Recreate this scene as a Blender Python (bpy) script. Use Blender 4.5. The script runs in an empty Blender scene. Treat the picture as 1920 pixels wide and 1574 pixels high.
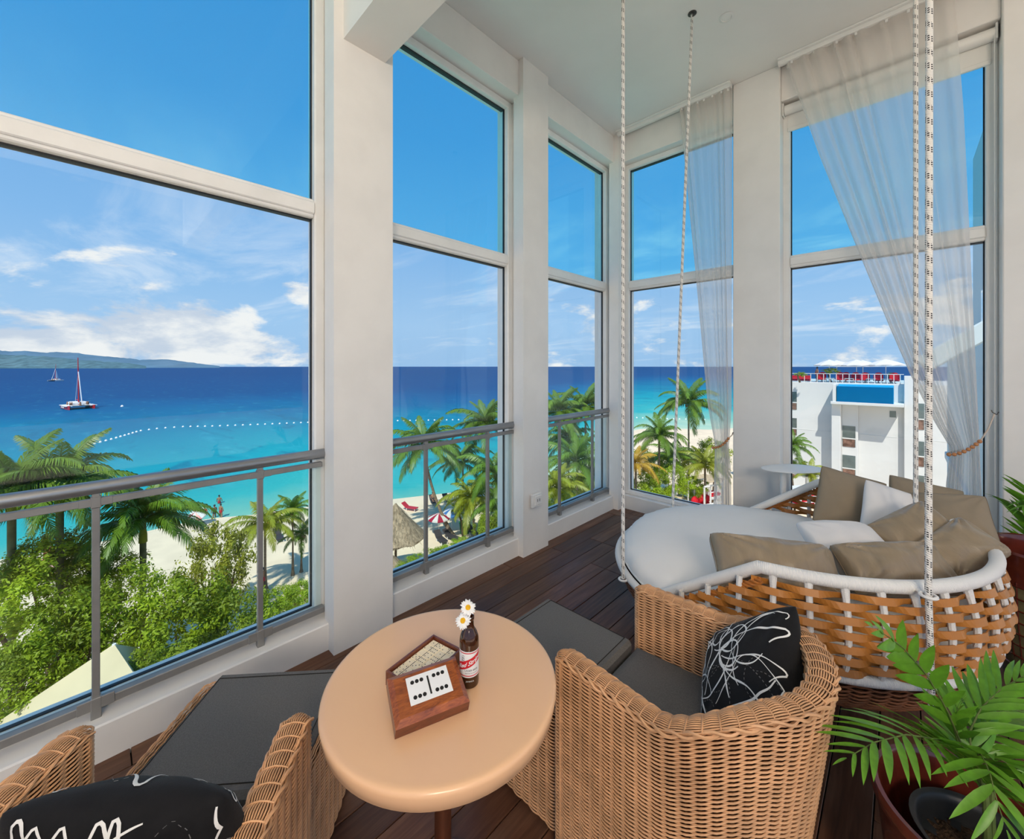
import bpy, math, random
import numpy as np
from mathutils import Vector, Matrix, noise as mnoise
random.seed(7)
R = math.radians
PI = math.pi
# ---------------------------------------------------------------- camera
FPX, TH, EYE, HZ = 760.0, R(43.9), 1.6, 687.0
CT, ST = math.cos(TH), math.sin(TH)
sc = bpy.context.scene
COL = bpy.context.collection
cd = bpy.data.cameras.new('camera')
cam = bpy.data.objects.new('camera', cd)
COL.objects.link(cam)
cam.location = (0, 0, EYE)
cam.rotation_euler = (R(90), 0, TH)
cd.sensor_fit = 'HORIZONTAL'
cd.sensor_width = 36
cd.lens = FPX / 1920 * 36
cd.shift_y = -(787 - HZ) / 1920
cd.clip_start = .05
cd.clip_end = 20000
sc.camera = cam
vs = sc.view_settings
vs.view_transform = 'Standard'
vs.look = 'None'
vs.gamma = 1
vs.use_curve_mapping = False
vs.exposure = 0.0


class NT:
    """small helper around a node tree"""
    def __init__(s, tree):
        s.t = tree
        tree.nodes.clear()

    def n(s, typ, ins=None, **kw):
        nd = s.t.nodes.new(typ)
        for k, v in kw.items():
            setattr(nd, k, v)
        for k, v in (ins or {}).items():
            if isinstance(v, bpy.types.NodeSocket):
                s.t.links.new(v, nd.inputs[k])
            else:
                nd.inputs[k].default_value = v
        return nd

    def math(s, op, a, b=0.0, c=None, clamp=False):
        nd = s.n('ShaderNodeMath', {0: a, 1: b}, operation=op, use_clamp=clamp)
        if c is not None:
            if isinstance(c, bpy.types.NodeSocket):
                s.t.links.new(c, nd.inputs[2])
            else:
                nd.inputs[2].default_value = c
        return nd.outputs[0]

    def ramp(s, fac, stops, interp='LINEAR'):
        nd = s.n('ShaderNodeValToRGB', {0: fac})
        e = nd.color_ramp
        e.interpolation = interp
        while len(e.elements) < len(stops):
            e.elements.new(.5)
        for el, (p, c) in zip(e.elements, stops):
            el.position = p
            el.color = c if len(c) == 4 else (*c, 1)
        return nd.outputs[0]

    def mix(s, fac, a, b, blend='MIX'):
        nd = s.n('ShaderNodeMix', data_type='RGBA', blend_type=blend)
        for k, v in ((0, fac), (6, a), (7, b)):
            if isinstance(v, bpy.types.NodeSocket):
                s.t.links.new(v, nd.inputs[k])
            else:
                nd.inputs[k].default_value = v if (k == 0 or len(v) == 4) else (*v, 1)
        return nd.outputs[2]

    def noise(s, vec, scale, detail=4, rough=.55, dist=0.0):
        nd = s.n('ShaderNodeTexNoise', {'Vector': vec, 'Scale': scale, 'Detail': detail, 'Roughness': rough, 'Distortion': dist})
        return nd.outputs[0]

    def mrange(s, v, a, b, c=0.0, d=1.0, smooth=True):
        nd = s.n('ShaderNodeMapRange', {0: v, 1: a, 2: b, 3: c, 4: d})
        nd.interpolation_type = 'SMOOTHSTEP' if smooth else 'LINEAR'
        return nd.outputs[0]


# ---------------------------------------------------------------- sky
wd = bpy.data.worlds.new('tropical_sky')
sc.world = wd
wd.use_nodes = True
w = NT(wd.node_tree)
gen = w.n('ShaderNodeTexCoord').outputs['Generated']
sep = w.n('ShaderNodeSeparateXYZ', {0: gen})
dx, dy, dz = sep.outputs
el = w.math('MAXIMUM', w.math('ARCSINE', dz), 0.0)                       # elevation, radians
elp = w.math('MULTIPLY', el, 2 / PI)
base = w.ramp(elp, [(0, (.34, .56, .84)), (.06, (.37, .60, .88)), (.16, (.245, .50, .85)), (.32, (.13, .385, .77)), (.55, (.075, .31, .69)), (1, (.05, .23, .58))])
az = w.math('ARCTAN2', dx, dy)
# cumulus heaped near the horizon
cv = w.n('ShaderNodeCombineXYZ', {0: az, 1: w.math('MULTIPLY', el, 2.2), 2: 3.1}).outputs[0]
n1 = w.noise(cv, 5.0, 9, .58, .2)
bank = w.mrange(w.math('ABSOLUTE', w.math('ADD', az, 1.66)), .10, .52, 1, 0)      # a cloud bank out over the bay
cov = w.math('ADD', w.math('MULTIPLY', bank, .10), w.mrange(el, .04, .30, .045, -.16))
lowm = w.mrange(el, .22, .33, 1, 0)
cum = w.mrange(w.math('ADD', n1, cov), .56, .66)
cum = w.math('MULTIPLY', cum, lowm)
n1b = w.noise(w.n('ShaderNodeVectorMath', {0: cv, 1: (.05, -.045, 0)}, operation='ADD').outputs[0], 5.0, 9, .58, .2)
shade = w.mrange(w.math('SUBTRACT', n1, n1b), -.10, .12)
ccol = w.mix(shade, (.62, .68, .78), (1.0, .97, .93))
# thin streaky cirrus
dz2 = w.math('ADD', w.math('MAXIMUM', dz, 0.0), .13)
pv = w.n('ShaderNodeCombineXYZ', {0: w.math('DIVIDE', dx, dz2), 1: w.math('MULTIPLY', w.math('DIVIDE', dy, dz2), 1.9), 2: 0.0}).outputs[0]
n2 = w.noise(pv, .75, 8, .62, .6)
cir = w.math('MULTIPLY', w.mrange(n2, .47, .72), w.mrange(el, .55, .14, 0, .62))
cir = w.math('MULTIPLY', cir, w.mrange(el, .0, .10, .35, 1))
skyc = w.mix(cir, base, (.80, .88, .98))
skyc = w.mix(w.math('MULTIPLY', cum, .92), skyc, ccol)
w.n('ShaderNodeOutputWorld', {0: w.n('ShaderNodeBackground', {0: skyc, 1: 1.0}).outputs[0]})
# ---------------------------------------------------------------- sun
SUN = Vector((.34, -.50, .84)).normalized()
sl = bpy.data.lights.new('sun', 'SUN')
sl.energy = 4.6
sl.angle = R(.6)
sl.color = (1.0, .93, .82)
so = bpy.data.objects.new('sun', sl)
COL.objects.link(so)
so.rotation_euler = SUN.to_track_quat('Z', 'Y').to_euler()
so.location = (20, -30, 50)


# ---------------------------------------------------------------- pixel -> place helpers (1920 x 1574 frame)
def ray(px, py):
    u, v = (px - 960) / FPX, (HZ - py) / FPX
    return Vector((u * CT - ST, u * ST + CT, v))


def on_z(px, py, z):
    d = ray(px, py)
    t = (z - EYE) / d.z
    return Vector((d.x * t, d.y * t, z))


def on_y(px, py, y):
    d = ray(px, py)
    t = y / d.y
    return Vector((d.x * t, y, EYE + d.z * t))


def at_d(px, py, t):
    d = ray(px, py)
    return Vector((d.x * t, d.y * t, EYE + d.z * t))


# ---------------------------------------------------------------- materials
MATS = {}


def M(name, col, rough=.6, spec=.4, metal=0.0, var=0.0, scale=8.0, bump=0.0, bscale=60.0, stretch=None, coat=0.0, rnd=0.0, sheen=0.0, trans=0.0, detail=4):
    m = bpy.data.materials.new(name)
    m.use_nodes = True
    t = NT(m.node_tree)
    b = t.n('ShaderNodeBsdfPrincipled', {'Roughness': rough, 'Metallic': metal, 'Specular IOR Level': spec, 'Coat Weight': coat, 'Sheen Weight': sheen})
    vec = t.n('ShaderNodeTexCoord').outputs['Object']
    if stretch:
        vec = t.n('ShaderNodeMapping', {0: vec, 3: stretch}).outputs[0]
    c = None
    lo = tuple(x * (1 - var) for x in col)
    hi = tuple(min(1, x * (1 + var)) for x in col)
    if var:
        c = t.mix(t.mrange(t.noise(vec, scale, detail), .3, .7), lo, hi)
    if rnd:
        rn = t.n('ShaderNodeObjectInfo').outputs['Random']
        c = t.mix(rn, c if c is not None else col, tuple(x * (1 - rnd) for x in col), 'MIX') if not var else t.mix(t.math('MULTIPLY', rn, rnd), c, tuple(x * .35 for x in col))
    if c is not None:
        t.t.links.new(c, b.inputs['Base Color'])
    else:
        b.inputs['Base Color'].default_value = (*col, 1)
    if bump:
        bp = t.n('ShaderNodeBump', {'Strength': bump, 'Distance': .01, 'Height': t.noise(vec, bscale, 3)})
        t.t.links.new(bp.outputs[0], b.inputs['Normal'])
    out = b.outputs[0]
    if trans:
        tr = t.n('ShaderNodeBsdfTranslucent', {0: (*col, 1)})
        if c is not None:
            t.t.links.new(c, tr.inputs[0])
        out = t.n('ShaderNodeMixShader', {0: trans, 1: out, 2: tr.outputs[0]}).outputs[0]
    t.n('ShaderNodeOutputMaterial', {0: out})
    MATS[name] = m
    return m


def glass_mat(name, tint, refl=1.0):
    m = bpy.data.materials.new(name)
    m.use_nodes = True
    t = NT(m.node_tree)
    tr = t.n('ShaderNodeBsdfTransparent', {0: (*tint, 1)})
    gl = t.n('ShaderNodeBsdfGlossy', {0: (1, 1, 1, 1), 'Roughness': .01})
    fr = t.n('ShaderNodeFresnel', {0: 1.38})
    f = t.math('MULTIPLY', fr.outputs[0], refl)
    t.n('ShaderNodeOutputMaterial', {0: t.n('ShaderNodeMixShader', {0: f, 1: tr.outputs[0], 2: gl.outputs[0]}).outputs[0]})
    MATS[name] = m
    return m


M('plaster', (.81, .785, .75), .75, .25, var=.03, scale=3, bump=.06, bscale=25)
M('ceiling_paint', (.82, .81, .78), .8, .2, var=.02, scale=2)
M('window_white', (.80, .79, .765), .35, .45, var=.03, scale=6)
M('gasket', (.012, .014, .018), .5)
M('rail_metal', (.33, .335, .34), .36, .5, metal=.75, var=.06, scale=5)
M('post_metal', (.26, .255, .245), .5, .5, metal=.35, var=.08, scale=8)
glass_mat('glass_clear', (.965, .985, .99), .7)
glass_mat('glass_tinted', (.62, .93, .98), .7)
glass_mat('glass_rail', (.94, .99, .982), .7)
M('white_paint', (.82, .81, .78), .4, .4)
M('white_plastic', (.78, .77, .74), .4, .4)
M('subfloor', (.010, .007, .005), .9)


def plank_mat():
    m = bpy.data.materials.new('hardwood_plank')
    m.use_nodes = True
    t = NT(m.node_tree)
    oc = t.n('ShaderNodeTexCoord').outputs['Object']
    rn = t.n('ShaderNodeObjectInfo').outputs['Random']
    off = t.n('ShaderNodeCombineXYZ', {0: t.math('MULTIPLY', rn, 37.0), 1: t.math('MULTIPLY', rn, 91.0), 2: rn}).outputs[0]
    vec = t.n('ShaderNodeVectorMath', {0: oc, 1: off}, operation='ADD').outputs[0]
    v2 = t.n('ShaderNodeMapping', {0: vec, 3: (26, 1.6, 26)}).outputs[0]
    g = t.noise(v2, 1.6, 7, .62, .4)
    c1 = t.ramp(g, [(.25, (.050, .022, .012)), (.5, (.112, .052, .029)), (.75, (.185, .098, .056))])
    tone = t.ramp(rn, [(0, (.62, .55, .55)), (.35, (.95, .86, .80)), (.7, (1.25, 1.10, .98)), (1, (.82, .66, .66))])
    wear = t.noise(t.n('ShaderNodeMapping', {0: vec, 3: (3, .8, 3)}).outputs[0], 2.2, 5, .6)
    c = t.mix(1.0, c1, tone, 'MULTIPLY')
    c = t.mix(t.mrange(wear, .45, .8, 0, .35), c, (.15, .095, .06))
    b = t.n('ShaderNodeBsdfPrincipled', {'Base Color': c, 'Roughness': t.mrange(wear, .3, .8, .34, .55), 'Specular IOR Level': .35})
    bp = t.n('ShaderNodeBump', {'Strength': .12, 'Distance': .004, 'Height': g})
    t.t.links.new(bp.outputs[0], b.inputs['Normal'])
    t.n('ShaderNodeOutputMaterial', {0: b.outputs[0]})
    MATS['plank'] = m


plank_mat()


# ---------------------------------------------------------------- geometry helpers
def raw_mesh(name, v, f, smooth=True):
    v = np.asarray(v, dtype=np.float32)
    me = bpy.data.meshes.new(name)
    if isinstance(f, np.ndarray):
        k = f.shape[1]
        me.vertices.add(len(v))
        me.vertices.foreach_set('co', v.ravel())
        me.loops.add(f.size)
        me.loops.foreach_set('vertex_index', f.astype(np.int32).ravel())
        me.polygons.add(len(f))
        me.polygons.foreach_set('loop_start', np.arange(len(f), dtype=np.int32) * k)
        me.update(calc_edges=True)
    else:
        me.from_pydata(v.tolist(), [], f)
        me.update()
    me.polygons.foreach_set('use_smooth', np.full(len(me.polygons), smooth))
    return me


def link(name, me, mat=None, parent=None):
    o = bpy.data.objects.new(name, me)
    COL.objects.link(o)
    if mat is not None:
        mm = MATS[mat] if isinstance(mat, str) else mat
        if not me.materials:
            me.materials.append(mm)
    if parent:
        o.parent = parent
    return o


def tag(o, label=None, cat=None, group=None, kind=None):
    for k, v in (('label', label), ('category', cat), ('group', group), ('kind', kind)):
        if v:
            o[k] = v
    return o


def thing(name, label, cat, loc=(0, 0, 0), rotz=0.0, group=None, kind=None):
    o = bpy.data.objects.new(name, None)
    COL.objects.link(o)
    o.location = loc
    o.rotation_euler = (0, 0, rotz)
    o.empty_display_size = .1
    return tag(o, label, cat, group, kind)


def struct(o):
    o['kind'] = 'structure'
    return o


def copy_tree(o, parent=None):
    c = o.copy()
    COL.objects.link(c)
    if parent:
        c.parent = parent
    for ch in list(o.children):
        copy_tree(ch, c)
    return c


BOXF = [(0, 3, 2, 1), (4, 5, 6, 7), (0, 1, 5, 4), (1, 2, 6, 5), (2, 3, 7, 6), (3, 0, 4, 7)]


class MB:
    def __init__(s):
        s.v, s.f = [], []

    def add(s, v, f):
        n = len(s.v)
        s.v += [tuple(p) for p in v]
        s.f += [tuple(i + n for i in q) for q in f]
        return s

    def box(s, x0, x1, y0, y1, z0, z1, m=None):
        v = [Vector(p) for p in ((x0, y0, z0), (x1, y0, z0), (x1, y1, z0), (x0, y1, z0), (x0, y0, z1), (x1, y0, z1), (x1, y1, z1), (x0, y1, z1))]
        if m is not None:
            v = [m @ p for p in v]
        return s.add(v, BOXF)

    def cbox(s, c, sz, rz=0.0, m=None):
        mm = Matrix.Translation(Vector(c)) @ Matrix.Rotation(rz, 4, 'Z')
        if m is not None:
            mm = m @ mm
        a, b, d = (q / 2 for q in sz)
        return s.box(-a, a, -b, b, -d, d, mm)

    def bbox(s, x0, x1, y0, y1, z0, z1, r=.005, m=None):
        """box with chamfered edges"""
        xs, ys, zs = (x0, x1), (y0, y1), (z0, z1)
        v = []
        idx = {}
        for i in (0, 1):
            for j in (0, 1):
                for k in (0, 1):
                    sx, sy, sz = (1 if i == 0 else -1), (1 if j == 0 else -1), (1 if k == 0 else -1)
                    for ax in range(3):
                        p = [xs[i] + sx * r, ys[j] + sy * r, zs[k] + sz * r]
                        p[ax] = (xs[i], ys[j], zs[k])[ax]
                        idx[i, j, k, ax] = len(v)
                        v.append(Vector(p))
        f = []
        for ax in range(3):
            o1, o2 = [q for q in range(3) if q != ax]
            for e in (0, 1):
                q = []
                for a, b in ((0, 0), (1, 0), (1, 1), (0, 1)):
                    t = [0, 0, 0]
                    t[ax], t[o1], t[o2] = e, a, b
                    q.append(idx[(*t, ax)])
                f.append(q)
            for a in (0, 1):
                for b in (0, 1):
                    t0, t1 = [0, 0, 0], [0, 0, 0]
                    t0[o1] = t1[o1] = a
                    t0[o2] = t1[o2] = b
                    t1[ax] = 1
                    f.append([idx[(*t0, o1)], idx[(*t1, o1)], idx[(*t1, o2)], idx[(*t0, o2)]])
        for i in (0, 1):
            for j in (0, 1):
                for k in (0, 1):
                    f.append([idx[i, j, k, 0], idx[i, j, k, 1], idx[i, j, k, 2]])
        if m is not None:
            v = [m @ p for p in v]
        return s.add(v, f)

    def tube(s, path, r, n=8, closed=False, cap=True):
        p = [Vector(q) for q in path]
        k = len(p)
        rr = r if hasattr(r, '__len__') else [r] * k
        up = None
        vs_ = []
        for i in range(k):
            a, b = (p[i - 1], p[(i + 1) % k]) if closed else (p[max(0, i - 1)], p[min(k - 1, i + 1)])
            t = (b - a)
            if t.length < 1e-9:
                t = Vector((0, 0, 1))
            t.normalize()
            if up is None:
                up = Vector((0, 0, 1)) if abs(t.z) < .9 else Vector((1, 0, 0))
            x = up - t * up.dot(t)
            if x.length < 1e-6:
                x = t.orthogonal()
            x.normalize()
            up = x
            y = t.cross(x)
            for j in range(n):
                an = 2 * PI * j / n
                vs_.append(p[i] + (x * math.cos(an) + y * math.sin(an)) * rr[i])
        f = []
        for i in range(k if closed else k - 1):
            i2 = (i + 1) % k
            for j in range(n):
                j2 = (j + 1) % n
                f.append((i * n + j, i * n + j2, i2 * n + j2, i2 * n + j))
        if cap and not closed:
            f.append(tuple(range(n - 1, -1, -1)))
            f.append(tuple((k - 1) * n + j for j in range(n)))
        return s.add(vs_, f)

    def lathe(s, prof, n=32, c=(0, 0, 0), cap=(True, True), m=None):
        v = []
        for r, z in prof:
            for j in range(n):
                a = 2 * PI * j / n
                p = Vector((c[0] + r * math.cos(a), c[1] + r * math.sin(a), c[2] + z))
                v.append(m @ p if m is not None else p)
        f = []
        for i in range(len(prof) - 1):
            for j in range(n):
                j2 = (j + 1) % n
                f.append((i * n + j, i * n + j2, (i + 1) * n + j2, (i + 1) * n + j))
        if cap[0]:
            f.append(tuple(range(n - 1, -1, -1)))
        if cap[1]:
            f.append(tuple((len(prof) - 1) * n + j for j in range(n)))
        return s.add(v, f)

    def grid(s, fn, nu, nv):
        v = [fn(i / nu, j / nv) for j in range(nv + 1) for i in range(nu + 1)]
        f = [(j * (nu + 1) + i, j * (nu + 1) + i + 1, (j + 1) * (nu + 1) + i + 1, (j + 1) * (nu + 1) + i) for j in range(nv) for i in range(nu)]
        return s.add(v, f)

    def prism(s, poly, z0, z1, m=None):
        n = len(poly)
        v = [Vector((x, y, z0)) for x, y in poly] + [Vector((x, y, z1)) for x, y in poly]
        if m is not None:
            v = [m @ p for p in v]
        f = [tuple(range(n - 1, -1, -1)), tuple(range(n, 2 * n))] + [(i, (i + 1) % n, n + (i + 1) % n, n + i) for i in range(n)]
        return s.add(v, f)

    def ball(s, c, r, n=10, k=6, sc_=(1, 1, 1)):
        prof = [(max(1e-4, r * math.sin(PI * i / k)), -r * math.cos(PI * i / k)) for i in range(k + 1)]
        m = Matrix.Translation(Vector(c)) @ Matrix.Diagonal((*sc_, 1))
        return s.lathe(prof, n, m=m)

    def mesh(s, name, smooth=True, loc=None):
        v = np.array(s.v, dtype=np.float32)
        if loc is not None:
            v = v - np.array(loc, dtype=np.float32)
        me = raw_mesh(name, v, s.f, smooth)
        if smooth:
            try:
                me.set_sharp_from_angle(angle=R(42))
            except Exception:
                pass
        return me

    def build(s, name, mat, parent=None, smooth=True, world=False):
        """world=True: vertices are in world space, parent is an unrotated Empty"""
        return link(name, s.mesh(name, smooth, parent.location if (world and parent) else None), mat, parent)


def basis(o, x, y, z):
    m = Matrix.Identity(4)
    for i, a in enumerate((x, y, z)):
        for j in range(3):
            m[j][i] = a[j]
    for j in range(3):
        m[j][3] = o[j]
    return m


def orient(o, nrm, up):
    """matrix whose local Z is nrm and local Y is close to up"""
    z = Vector(nrm).normalized()
    y = Vector(up)
    y = (y - z * y.dot(z)).normalized()
    return basis(Vector(o), y.cross(z), y, z)


def text_mesh(body, size, shear=0.0, bold=0.0):
    cu = bpy.data.curves.new('lettering', 'FONT')
    cu.body = body
    cu.size = size
    cu.shear = shear
    cu.offset = bold
    cu.align_x = 'CENTER'
    cu.align_y = 'CENTER'
    o = bpy.data.objects.new('lettering', cu)
    COL.objects.link(o)
    dg = bpy.context.evaluated_depsgraph_get()
    me = bpy.data.meshes.new_from_object(o.evaluated_get(dg))
    bpy.data.objects.remove(o)
    return me
# ================================================================ the room
ZC = 4.18                 # ceiling height
XI, XG, XO = -2.33, -2.50, -2.63     # left wall: curb face, glass, outer face
XCOL = -2.26
YI, YG, YO = 4.17, 4.28, 4.42        # far wall: curb face, glass, outer face
YCOL = 4.085
XE, YS = 3.0, -3.2        # open rear edges of the room, added bounce floor beyond
# floor: subfloor + single planks
fl = struct(MB().box(-2.40, XE, YS, 4.25, -.12, -.022).build('floor', 'subfloor', smooth=False))
pm = {}


def plank(x0, x1, y0, y1):
    g = .0022
    key = (round(x1 - x0, 3), round(y1 - y0, 3))
    if key not in pm:
        a, b = (key[0] / 2 - g), (key[1] / 2 - g)
        pm[key] = MB().bbox(-a, a, -b, b, -.022, 0, .0018).mesh('plank', False)
    o = link('plank', pm[key], 'plank', fl)
    o.location = ((x0 + x1) / 2, (y0 + y1) / 2, random.uniform(-.0008, .0006))
    return o


pw = .1345
x = XI - .03
i = 0
while x < XE - .05:
    y = 3.915
    first = random.choice([.7, 1.1, 1.6, 2.0])
    L = first
    while y > YS:
        y0 = max(YS, y - L)
        if y0 - YS < .3:
            y0 = YS
        plank(x, x + pw, y0, y)
        y = y0
        L = random.choice([1.8, 2.2, 2.6]) if x < 1 else 4
    x += pw
    i += 1
for k, (ya, yb) in enumerate(((3.918, 4.045), (4.045, 4.172))):
    xs = [XI - .03, -1.45 - .5 * k, .6 - .8 * k, XE]
    for a, b in zip(xs[:-1], xs[1:]):
        o = plank(a, b, ya, yb)
# ceiling
ce = struct(MB().box(-2.63, XE, YS, 4.42, ZC, ZC + .25).build('ceiling', 'ceiling_paint', smooth=False))
# beam across the ceiling, over the first column
struct(MB().box(XCOL - .05, XE, .984, 1.238, 3.44, ZC + .01).build('trim_1', 'ceiling_paint', smooth=False))

# left wall: lintel band, curb, columns
wl = struct(thing('wall_left', None, None, (XCOL, 0, 0)))
bays = [(-1.32, .955), (1.29, 2.545), (2.83, 4.15)]
for y0, y1 in bays:
    MB().bbox(XO, XI, y0, y1, -.3, .15, .006).build('curb', 'plaster', wl, False, True)
    MB().bbox(XO, XI, y0, y1, 3.885, ZC, .004).build('lintel', 'plaster', wl, False, True)
for y0, yr, y1, xf in ((.93, .955, 1.29, XCOL), (2.50, 2.545, 2.83, XCOL - .015), (4.06, 4.15, 4.42, XCOL - .01), (-1.68, -1.68, -1.32, XCOL), (YS, YS, -1.68, XCOL)):
    # column with a shallow rebate that takes the window jamb
    MB().prism([(xf, y0), (xf, y1), (XO, y1), (XO, yr), (-2.385, yr), (-2.385, y0)], -.3, ZC).build('column', 'plaster', wl, False, True)
# far wall
wr = struct(thing('wall_back', None, None, (0, YCOL, 0)))
for x0, x1 in ((XCOL - .02, -1.118), (-.752, .468)):
    MB().bbox(x0, x1, YI, YO, -.3, .15, .006).build('curb', 'plaster', wr, False, True)
    MB().bbox(x0, x1, YCOL + .045, YO, 3.885, ZC, .004).build('lintel', 'plaster', wr, False, True)
for x0, x1 in ((-1.118, -.752), (.468, XE)):
    MB().bbox(x0, x1, YCOL, YO, -.3, ZC, .006).build('column', 'plaster', wr, False, True)

# unseen pale floor added behind the room to bounce sunlight in
M('bounce_stone', (.62, .56, .48), .8, .2, var=.08, scale=2)
struct(MB().box(XE + .01, XE + 9, YS - 9, 12, -.3, -.01).box(-2.6, XE + .01, YS - 9, YS - .01, -.3, -.01).build('bounce_floor', 'bounce_stone', smooth=False))


# ---------------------------------------------------------------- windows
def window(n, axis, a0, a1, zb=.15, zt=3.885):
    """axis 'x': glass plane at x = XG running along y;  axis 'y': plane y = YG running along x"""
    ax = axis == 'x'
    g = XG if ax else YG
    sgn = 1 if ax else -1          # direction into the room
    t = struct(thing('window_%d' % n, None, None, (g, (a0 + a1) / 2, zb) if ax else ((a0 + a1) / 2, g, zb)))

    def b(mb, p0, p1, q0, q1, z0, z1, r=.004):
        d0, d1 = sorted((g + sgn * q0, g + sgn * q1))
        return mb.bbox(d0, d1, p0, p1, z0, z1, r) if ax else mb.bbox(p0, p1, d0, d1, z0, z1, r)
    fw = .058
    ti, bi = zt - .055, zb + .045
    for p0, p1, z0, z1 in ((a0, a0 + fw, zb, zt), (a1 - fw, a1, zb, zt)):
        mb = MB()
        b(mb, p0, p1, -.05, .055, z0, z1, .008)
        b(mb, p0 - .0, p1, .055, .066, z0, z1, .004) if False else None
        mb.build('jamb', 'window_white', t, False, True)
    for z0, z1 in ((zb, bi), (ti, zt)):
        b(MB(), a0, a1, -.05, .056, z0, z1, .008).build('rail', 'window_white', t, False, True)
    mb = MB()
    b(mb, a0 + fw, a1 - fw, -.04, .05, 2.46, 2.565, .006)
    b(mb, a0 + fw, a1 - fw, .045, .062, 2.478, 2.548, .006)
    mb.build('transom', 'window_white', t, False, True)
    for nm, z0, z1, mt in (('upper_pane', 2.565, ti, 'glass_tinted'), ('lower_pane', bi, 2.46, 'glass_clear')):
        mb = MB()
        b(mb, a0 + fw, a1 - fw, -.004, .004, z0, z1, .0005)
        mb.build(nm, mt, t, False, True)
        mb = MB()
        q = .007
        for p0, p1, c0, c1 in ((a0 + fw, a0 + fw + q, z0, z1), (a1 - fw - q, a1 - fw, z0, z1), (a0 + fw, a1 - fw, z0, z0 + q), (a0 + fw, a1 - fw, z1 - q, z1)):
            b(mb, p0, p1, -.006 if c0 == z0 else -.03, .012, c0, c1, .001)
        mb.build('gasket', 'gasket', t, False, True)
    return t


window(1, 'x', -1.32, .955)
window(2, 'x', 1.29, 2.55)
window(3, 'x', 2.83, 4.155)
window(4, 'y', XCOL - .03, -1.118 + .02)
window(5, 'y', -.752 - .01, .468)

# ---------------------------------------------------------------- railings
XR = -2.405


def railing(label, y0, y1, posts, capped):
    t = thing('railing', label, 'railing', (XR, (y0 + y1) / 2, .15))
    ye = y1 - .0
    MB().tube([(XR, y0, 1.098), (XR, ye - .012, 1.098), (XR, ye - .004, 1.098), (XR, ye, 1.098)], [.0275, .0275, .0245, .015], 20).build('handrail', 'rail_metal', t, True, True)
    MB().bbox(XR - .014, XR + .014, y0, ye - .025, 1.025, 1.053, .003).build('top_channel', 'post_metal', t, False, True)
    MB().bbox(XR - .03, XR + .012, y0, y1 - .01, .185, .218, .003).build('bottom_channel', 'post_metal', t, False, True)
    prev = y0
    for p in posts + [y1 - .012]:
        MB().bbox(XR - .022, XR - .014, prev + .012, p - .012, .215, 1.03, .001).build('glass_panel', 'glass_rail', t, False, True)
        prev = p
    for p in posts:
        MB().bbox(XR - .012, XR + .012, p - .012, p + .012, .145, 1.075, .002).build('post', 'post_metal', t, False, True)
        MB().bbox(XR - .016, XR + .02, p - .016, p + .016, .135, .235, .003).build('foot_bracket', 'post_metal', t, False, True)
        MB().bbox(XR + .012, XR + .017, p - .055, p + .055, .186, .232, .002).build('foot_plate', 'post_metal', t, False, True)
        MB().bbox(XR - .016, XR + .017, p - .016, p + .016, 1.015, 1.062, .003).build('head_bracket', 'post_metal', t, False, True)
        MB().bbox(XR + .010, XR + .0155, p - .05, p + .05, 1.023, 1.055, .002).build('head_plate', 'post_metal', t, False, True)
    return t


railing('grey metal handrail across the widest window, above the beach trees', -1.31, .945, [-.62, .015, .61], 1)
railing('grey metal handrail between the two white columns, before the thatched hut', 1.295, 2.535, [1.628, 2.215], 1)
railing('shortest grey metal handrail, in the window beside the room corner', 2.835, 4.095, [3.165, 3.745], 1)

# ---------------------------------------------------------------- small fittings
t = thing('wall_socket', 'white square wall socket low on the middle column', 'socket', (XCOL, 2.635, .415))
MB().bbox(XCOL, XCOL + .028, 2.572, 2.70, .405, .515, .004).build('housing', 'white_plastic', t, False, True)
MB().bbox(XCOL + .028, XCOL + .036, 2.592, 2.682, .424, .498, .003).build('faceplate', 'white_plastic', t, False, True)
for q in (2.622, 2.65):
    MB().box(XCOL + .0355, XCOL + .0368, q, q + .005, .45, .474).build('slot', 'gasket', t, False, True)

t = thing('ceiling_downlight', 'small round recessed white light in the ceiling near the rope hook', 'light', (-.935, 3.255, ZC))
MB().lathe([(.047, 0), (.05, -.004), (.036, -.008), (.033, -.003), (.033, 0)], 28, (-.935, 3.255, ZC), (False, False)).build('trim_ring', 'white_plastic', t, True, True)
MB().lathe([(.033, -.003), (.02, -.005), (.001, -.0055)], 28, (-.935, 3.255, ZC), (False, False)).build('lens', 'white_paint', t, True, True)

# unseen glowing globes added behind the viewer to brighten the room
def fill_mat():
    m = bpy.data.materials.new('fill_glow')
    m.use_nodes = True
    t_ = NT(m.node_tree)
    e_ = t_.n('ShaderNodeEmission', {0: (1.0, .84, .66, 1), 1: 41.0})
    t_.n('ShaderNodeOutputMaterial', {0: e_.outputs[0]})
    MATS['fill_glow'] = m


fill_mat()
for i, (lx0, ly0, lz0) in enumerate(((1.85, -1.6, 2.75), (2.55, -2.6, 2.75), (2.75, -1.35, 2.75))):
    t = thing('fill_lamp', ('added fill lamp hanging nearest the camera side', 'added fill lamp hanging deepest in the room', 'added fill lamp hanging by the open side')[i], 'lamp', (lx0, ly0, ZC), group='added fill lamps')
    MB().ball((lx0, ly0, lz0), .30, 32, 20).build('fill_globe', 'fill_glow', t, True, True)
    MB().tube([(lx0, ly0, lz0 + .3), (lx0, ly0, ZC)], .004, 6).build('cord', 'white_plastic', t, True, True)
    MB().lathe([(.05, 0), (.05, -.02), (.01, -.03)], 20, (lx0, ly0, ZC)).build('fill_mount', 'white_plastic', t, True, True)

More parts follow.
